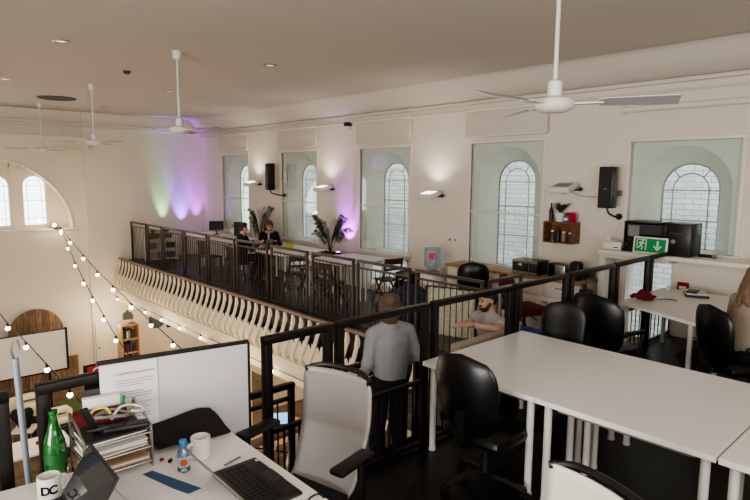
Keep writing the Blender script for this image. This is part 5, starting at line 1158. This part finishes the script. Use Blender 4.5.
def person(label, loc, rz, s, J, cloth, hair, hairstyle, sleeve=1.0, hairm='hair_brown', beard=False, glasses=False, voxel=.011, head_dir=(0, 1, 0), head_up=(0, 0, 1), hand_dir=None, curl=.6, extra=None, trousers='darknavy', shoe='black'):
    """J: joints in local metres (facing +Y). The body mesh is the top-level object."""
    J = {k: V(v)*s for k, v in J.items()}
    hc = J['head']; hf = V(head_dir).normalized(); hu = V(head_up); hu = (hu-hf*hu.dot(hf)).normalized(); hr = hf.cross(hu)
    H = lambda x, y, z: hc+(hr*x+hf*y+hu*z)*s
    rot = Matrix((hr, hf, hu)).transposed()
    mb = MB()
    # head: cranium, face, jaw, nose, ears, brow, chin
    mb.sph(H(0, -.012, .03), (.074*s, .092*s, .088*s), 20, rot); mb.sph(H(0, .022, -.03), (.060*s, .066*s, .082*s), 18, rot); mb.sph(H(0, .048, -.082), (.032*s, .028*s, .024*s), 12, rot)
    mb.cap(H(0, .082, .005), H(0, .104, -.028), .008*s, .012*s, 8); mb.cap(H(-.032, .072, .022), H(.032, .072, .022), .012*s, None, 8); mb.cap(H(-.018, .078, -.055), H(.018, .078, -.055), .0085*s, None, 8)
    for k in (-1, 1): mb.sph(H(k*.076, -.008, -.008), (.010*s, .020*s, .032*s), 10, rot); mb.sph(H(k*.042, .052, -.03), (.02*s, .02*s, .025*s), 10, rot)
    nb = J['neck']; mb.cap(nb, H(0, -.025, -.05), .058*s, .052*s, 14)
    mb.cap(J['chest'], nb, .10*s, .06*s, 14); mb.cap(J['pelvis'], J['chest'], .085*s, .085*s, 14)
    for a in 'LR':
        sd = -1 if a == 'L' else 1
        mb.cap(J['sh'+a], J['el'+a], .044*s, .036*s, 12); mb.cap(J['el'+a], J['wr'+a], .037*s, .026*s, 12); mb.cap(nb, J['sh'+a], .045*s, .045*s, 10)
        d = (J['wr'+a]-J['el'+a]).normalized() if not hand_dir else V(hand_dir[a]).normalized()
        hand(mb, J['wr'+a], d, V((-sd*1.0, .15, .1)), s, curl)
        mb.cap(J['hip'+a], J['kn'+a], .07*s, .05*s, 12); mb.cap(J['kn'+a], J['an'+a], .05*s, .036*s, 12)
        ft = V((0, 1, 0)) if 'ft'+a not in J else J['ft'+a]/s; mb.cap(J['an'+a], J['an'+a]+V((ft.x*.12*s, ft.y*.12*s, -.045*s)), .035*s, .03*s, 10)
    body = remeshed(mb, 'person', M['skin'], None, voxel, 3, .4)
    body.location = loc; body.rotation_euler = (0, 0, rz); tag(body, label, 'person')
    # upper garment
    mb = MB(); c, p = J['chest'], J['pelvis']; up = (c-p).normalized(); x_ = (J['shR']-J['shL']).normalized()
    for t_ in range(15):
        k = t_/14; q_ = p.lerp(c, k); wv = (.155+.012*math.sin(k*PI)-.012*(1-k)+.02*k)*s; dv = (.118+.012*k)*s
        yy = up.cross(x_).normalized(); R_ = Matrix((x_, yy, up)).transposed(); mb.sph(q_, (wv, dv, .11*s), 18, R_)
    mb.sph(c.lerp(nb, .45), (.165*s, .10*s, .075*s), 18, Matrix((x_, up.cross(x_).normalized(), up)).transposed())
    mb.cap(c.lerp(nb, .7), nb+V((0, .004, .012 if sleeve >= 1 else -.005)), .085*s, .066*s, 16)
    for a in 'LR':
        mb.cap(c.lerp(J['sh'+a], .45)+V((0, 0, .035*s)), J['sh'+a]+V((0, 0, -.01*s)), .078*s, .062*s, 14)
        mb.cap(nb.lerp(J['sh'+a], .25)+V((0, 0, -.012*s)), J['sh'+a], .056*s, .062*s, 12)
        if sleeve >= 1: mb.cap(J['sh'+a], J['el'+a], .062*s, .050*s, 14); mb.cyl(J['el'+a], J['el'+a].lerp(J['wr'+a], .97), .051*s, .038*s, 16); mb.sph(J['el'+a], .052*s, 14)
        else: mb.sph(J['sh'+a], .064*s); mb.cyl(J['sh'+a], J['sh'+a].lerp(J['el'+a], sleeve), .064*s, .062*s, 18)
    mb.cyl(p+V((0, 0, -.06*s)), p+V((0, 0, .06*s)), .15*s, .15*s, 24) if False else None
    top = remeshed(mb, 'sweater' if sleeve >= 1 else 't_shirt', M[cloth], body, voxel, 7, .5); wrinkle(top, .009*s, 9/s)
    # trousers
    mb = MB(); mb.sph(p+V((0, -.005, -.02*s)), (.150*s, .120*s, .12*s), 18)
    for a in 'LR':
        mb.cap(J['hip'+a], J['kn'+a], .092*s, .066*s, 14); mb.sph(J['kn'+a], .066*s, 12); mb.cyl(J['kn'+a], J['an'+a], .066*s, .055*s, 16)
    tr = remeshed(mb, 'trousers', M[trousers], body, voxel, 4, .5); wrinkle(tr, .008*s, 9/s, 4)
    for a in 'LR':
        ft = V((0, 1, 0)) if 'ft'+a not in J else J['ft'+a]/s; an = J['an'+a]; mb = MB()
        for k, (l_, r_, dz) in enumerate(((-.03, .04, -.035), (.05, .043, -.04), (.13, .043, -.045), (.17, .036, -.05))): mb.sph(an+V((ft.x*l_, ft.y*l_, dz))*s, (r_*s*1.0, r_*s*1.25, .036*s), 10)
        mb.cyl(an+V((0, 0, .02))*s, an+V((0, 0, -.03))*s, .044*s, .042*s, 12); remeshed(mb, 'shoe', M[shoe], body, .012, 3)
    # hair
    mb = MB()
    if hairstyle == 'short':
        mb.sph(H(0, -.022, .050), (.082*s, .094*s, .078*s), 20, rot); mb.sph(H(0, -.055, .0), (.072*s, .055*s, .07*s), 16, rot); mb.sph(H(0, .045, .095), (.055*s, .04*s, .026*s), 12, rot)
        for k in (-1, 1): mb.cap(H(k*.072, -.02, .04), H(k*.074, .0, .01), .014*s, .010*s, 8)
    elif hairstyle == 'bob':
        mb.sph(H(0, -.018, .045), (.088*s, .100*s, .082*s), 20, rot); mb.sph(H(0, -.05, -.02), (.086*s, .062*s, .09*s), 18, rot); mb.sph(H(0, -.058, -.085), (.074*s, .048*s, .065*s), 14, rot)
        for k in (-1, 1): mb.cap(H(k*.078, -.01, .03), H(k*.076, -.015, -.06), .024*s, .018*s, 10)
    else:
        mb.sph(H(0, -.018, .045), (.090*s, .102*s, .084*s), 20, rot)
        for k in range(9):
            a_ = PI*(k/8)+PI; x = .075*math.cos(a_); y = -.03+.06*math.sin(a_)
            e = H(x*1.1, y-.02, -.25-.04*math.sin(k*2.1)); mb.tube([H(x*.85, y, .03), H(x*1.0, y-.01, -.08), H(x*1.05, y-.02, -.2), e], [.026*s, .028*s, .024*s, .010*s], 8, smooth=3)
    hr_ = remeshed(mb, 'hair', M[hair], body, voxel*.9, 2, .5); wrinkle(hr_, .007*s, 26/s, 2)
    # eyes, brows, mouth
    for k in (-1, 1):
        MB().sph(H(k*.031, .080, .004), (.0115*s, .006*s, .0068*s), 10, rot).build('eye', M['eye'], body, True)
        MB().cap(H(k*.018, .087, .024), H(k*.046, .078, .026), .0042*s, .003*s, 6).build('eyebrow', M[hair], body, True)
    MB().sph(H(0, .0865, -.055), (.022*s, .006*s, .0075*s), 10, rot).build('mouth', M['lips'], body, True)
    if beard:
        mb = MB(); mb.sph(H(0, .04, -.078), (.050*s, .048*s, .040*s), 14, rot); mb.cap(H(-.022, .086, -.040), H(.022, .086, -.040), .007*s, None, 8)
        for k in (-1, 1): mb.cap(H(k*.066, .0, -.02), H(k*.045, .045, -.075), .016*s, .022*s, 8)
        remeshed(mb, 'beard', M[hair], body, .006, 2)
    if glasses:
        mb = MB()
        for k in (-1, 1):
            mb.tube([H(k*.033+.022*math.cos(2*PI*i/14), .094, .004+.018*math.sin(2*PI*i/14)) for i in range(14)], .0025*s, 5, closed=True); mb.cyl(H(k*.055, .09, .006), H(k*.078, -.005, .006), .002*s, seg=5)
        mb.cyl(H(-.011, .096, .006), H(.011, .096, .006), .0022*s, seg=5); mb.build('glasses', M['black'], body)
    if extra: extra(body, J, H, rot, s)
    return body
def sit(hipz, lean=0., arms=None, knee=.43, feet=None):
    """seated pose; hip joint height hipz, feet at z=0"""
    J = dict(pelvis=(0, 0, hipz+.03), chest=(0, lean*.8, hipz+.36), neck=(0, lean*1.05, hipz+.53), head=(0, lean*1.25+.02, hipz+.68),
             shL=(-.175, lean, hipz+.47), shR=(.175, lean, hipz+.47), hipL=(-.09, .02, hipz), hipR=(.09, .02, hipz), knL=(-.11, .42, hipz+.02), knR=(.11, .42, hipz+.02), anL=(-.11, .42, .08), anR=(.11, .42, .08))
    J.update(arms or {}); return J

# standing person in a grey sweater, seen from behind
stand = dict(pelvis=(0, 0, .93), chest=(0, -.01, 1.25), neck=(0, .0, 1.42), head=(.01, .03, 1.545), shL=(-.165, -.01, 1.34), shR=(.165, -.01, 1.34),
             elL=(-.225, -.03, 1.09), wrL=(-.20, .12, .90), elR=(.245, -.03, 1.10), wrR=(.19, .17, .97), hipL=(-.09, 0, .90), hipR=(.09, 0, .90), knL=(-.10, .02, .49), knR=(.10, .03, .49), anL=(-.11, 0, .085), anR=(.12, 0, .085))
person('person standing with back to the camera in a grey sweater and dark trousers', (3.50, 3.60, -.6), facing(.3, .95), 1.06, stand, 'sweater', 'hair_blond', 'bob', head_dir=(.45, .9, -.12), curl=.7, voxel=.010)
# bearded man seated
arms = dict(elL=(-.28, .24, .955), wrL=(-.10, .47, .985), elR=(.20, .24, .90), wrR=(-.06, .40, .975))
J = sit(.50, .10, arms)
person('seated bearded man in a grey T-shirt, in profile, arms folded on the partition', (5.22, 3.66, ZG), facing(-.97, .22), 1.08, J, 'tee', 'hair_dark', 'short', sleeve=.55, beard=True, head_dir=(.15, 1, -.15), voxel=.009, curl=.5, hand_dir={'L': (.75, .6, -.1), 'R': (-.7, .5, 0)})
MBs = MB(); MBs.cyl((0, 0, .47), (0, 0, .51), .17, seg=28); root = thing('bar_stool', 'round stool under the bearded man', 'stool', (5.22, 3.66, ZG)); MBs.build('seat', M['darkwood'], root, True)
for k in range(4): a = PI/4+k*PI/2; MB().cyl((math.cos(a)*.17, math.sin(a)*.17, 0), (math.cos(a)*.11, math.sin(a)*.11, .47), .014).build('leg', M['black'], root, True)
# man in black on the gallery
arms = dict(elL=(-.24, .16, .55+.22), wrL=(-.12, .40, .55+.33), elR=(.24, .16, .55+.22), wrR=(.10, .42, .55+.33))
J = sit(.55, .05, arms); J['anL'] = (-.11, .30, .08)
person('man in a black jumper sitting side-on at his laptop on the gallery', (6.88, 12.3, ZG), facing(1, -.12), 1.1, J, 'blackcloth', 'hair_brown', 'short', head_dir=(0, 1, -.1), voxel=.013)
# woman facing camera on the gallery
def scarf(body, J, H, rot, s):
    mb = MB(); nb = J['neck']; mb.tube([nb+V((.085*math.cos(2*PI*k/12)*s, .01*s+.075*math.sin(2*PI*k/12)*s, (-.005+.012*math.sin(k*2))*s)) for k in range(12)], .036*s, 8, closed=True); mb.cap(nb+V((.02, .09, -.02))*s, nb+V((.04, .13, -.2))*s, .035*s, .03*s, 10)
    remeshed(mb, 'scarf', mat('patterned_scarf', (150, 142, 138), .9, noise_amt=.6, noise_scale=30), body, .012, 3)
J = sit(.56, .08, arms)
person('woman with auburn hair, glasses and patterned scarf sitting at the gallery table', (8.02, 12.85, ZG), facing(-.45, -1), 1.08, J, 'blackcloth', 'hair_red', 'bob', glasses=True, head_dir=(0, 1, -.3), voxel=.013, extra=scarf)
wooden_chair('dark wooden chair under the woman in the patterned scarf', (8.02, 12.87), facing(-.45, -1), folding=False)
# woman in beige sweater at the right
arms = dict(elL=(-.25, .10, .49+.18), wrL=(-.16, .34, .49+.24), elR=(.25, .12, .49+.18), wrR=(.14, .36, .49+.24))
J = sit(.51, .07, arms)
person('woman with long fair hair in a beige sweater, cut off by the right edge', (6.25, 1.55, 0), facing(.85, -.5), 1.05, J, 'beige', 'hair_light', 'long', head_dir=(.15, 1, -.2), voxel=.010)

bpy.data.scenes.remove(tsc)

# ------------------------------------------------------------------ light
w = bpy.data.worlds.new('world'); scene.world = w; w.use_nodes = True
bg = w.node_tree.nodes['Background']; bg.inputs[0].default_value = (.97, .98, 1.0, 1); bg.inputs[1].default_value = 4.0
for (x, y), l in dl: spot('downlight_beam', (x, y, ZC-.03), (x, y, 0), 60, (1, .9, .78), 120)
for i, ((y, z), l) in enumerate(ul[:3]): spot('uplighter_beam', (WX-.3, y+.05, z+.14), (WX-.12, y, 4), 26, (1, .9, .76), 130)
point('recess_lamp_light', (4.22, 17.95, .82), 10, (1, .8, .55), .05)
for p in ((5.3, 17.2, -2.0), (5.4, 14.0, -1.9), (3.2, 12.5, -1.2), (5.0, 10.0, -1.9), (7.2, 16.0, -2.0), (7.2, 9.5, -2.2), (1.5, 13, -1.5)):
    point('ground_fill', p, 38, (1, .82, .6), .35)  # added warm fill for the ground floor, not placed at any bulb
point('walkway_glow', (2.6, 5.5, -1.2), 14, (1, .8, .58), .3)
area('left_fill', (-7.5, 1.6, 1.6), (8.8, 9, 2.4), 1100, (1, .98, .96), (7.5, 2.6))  # added area lamp brightening the room from the left, for windows not modelled
area('rear_fill', (1.5, -2.3, 2.6), (4, 8, 2.8), 160, (1, .98, .95), (5, 2.0))  # added soft lamp behind the camera to lift ceiling and walls
scene.view_settings.view_transform = 'AgX'
scene.view_settings.look = 'AgX - Medium High Contrast'
scene.view_settings.exposure = .22
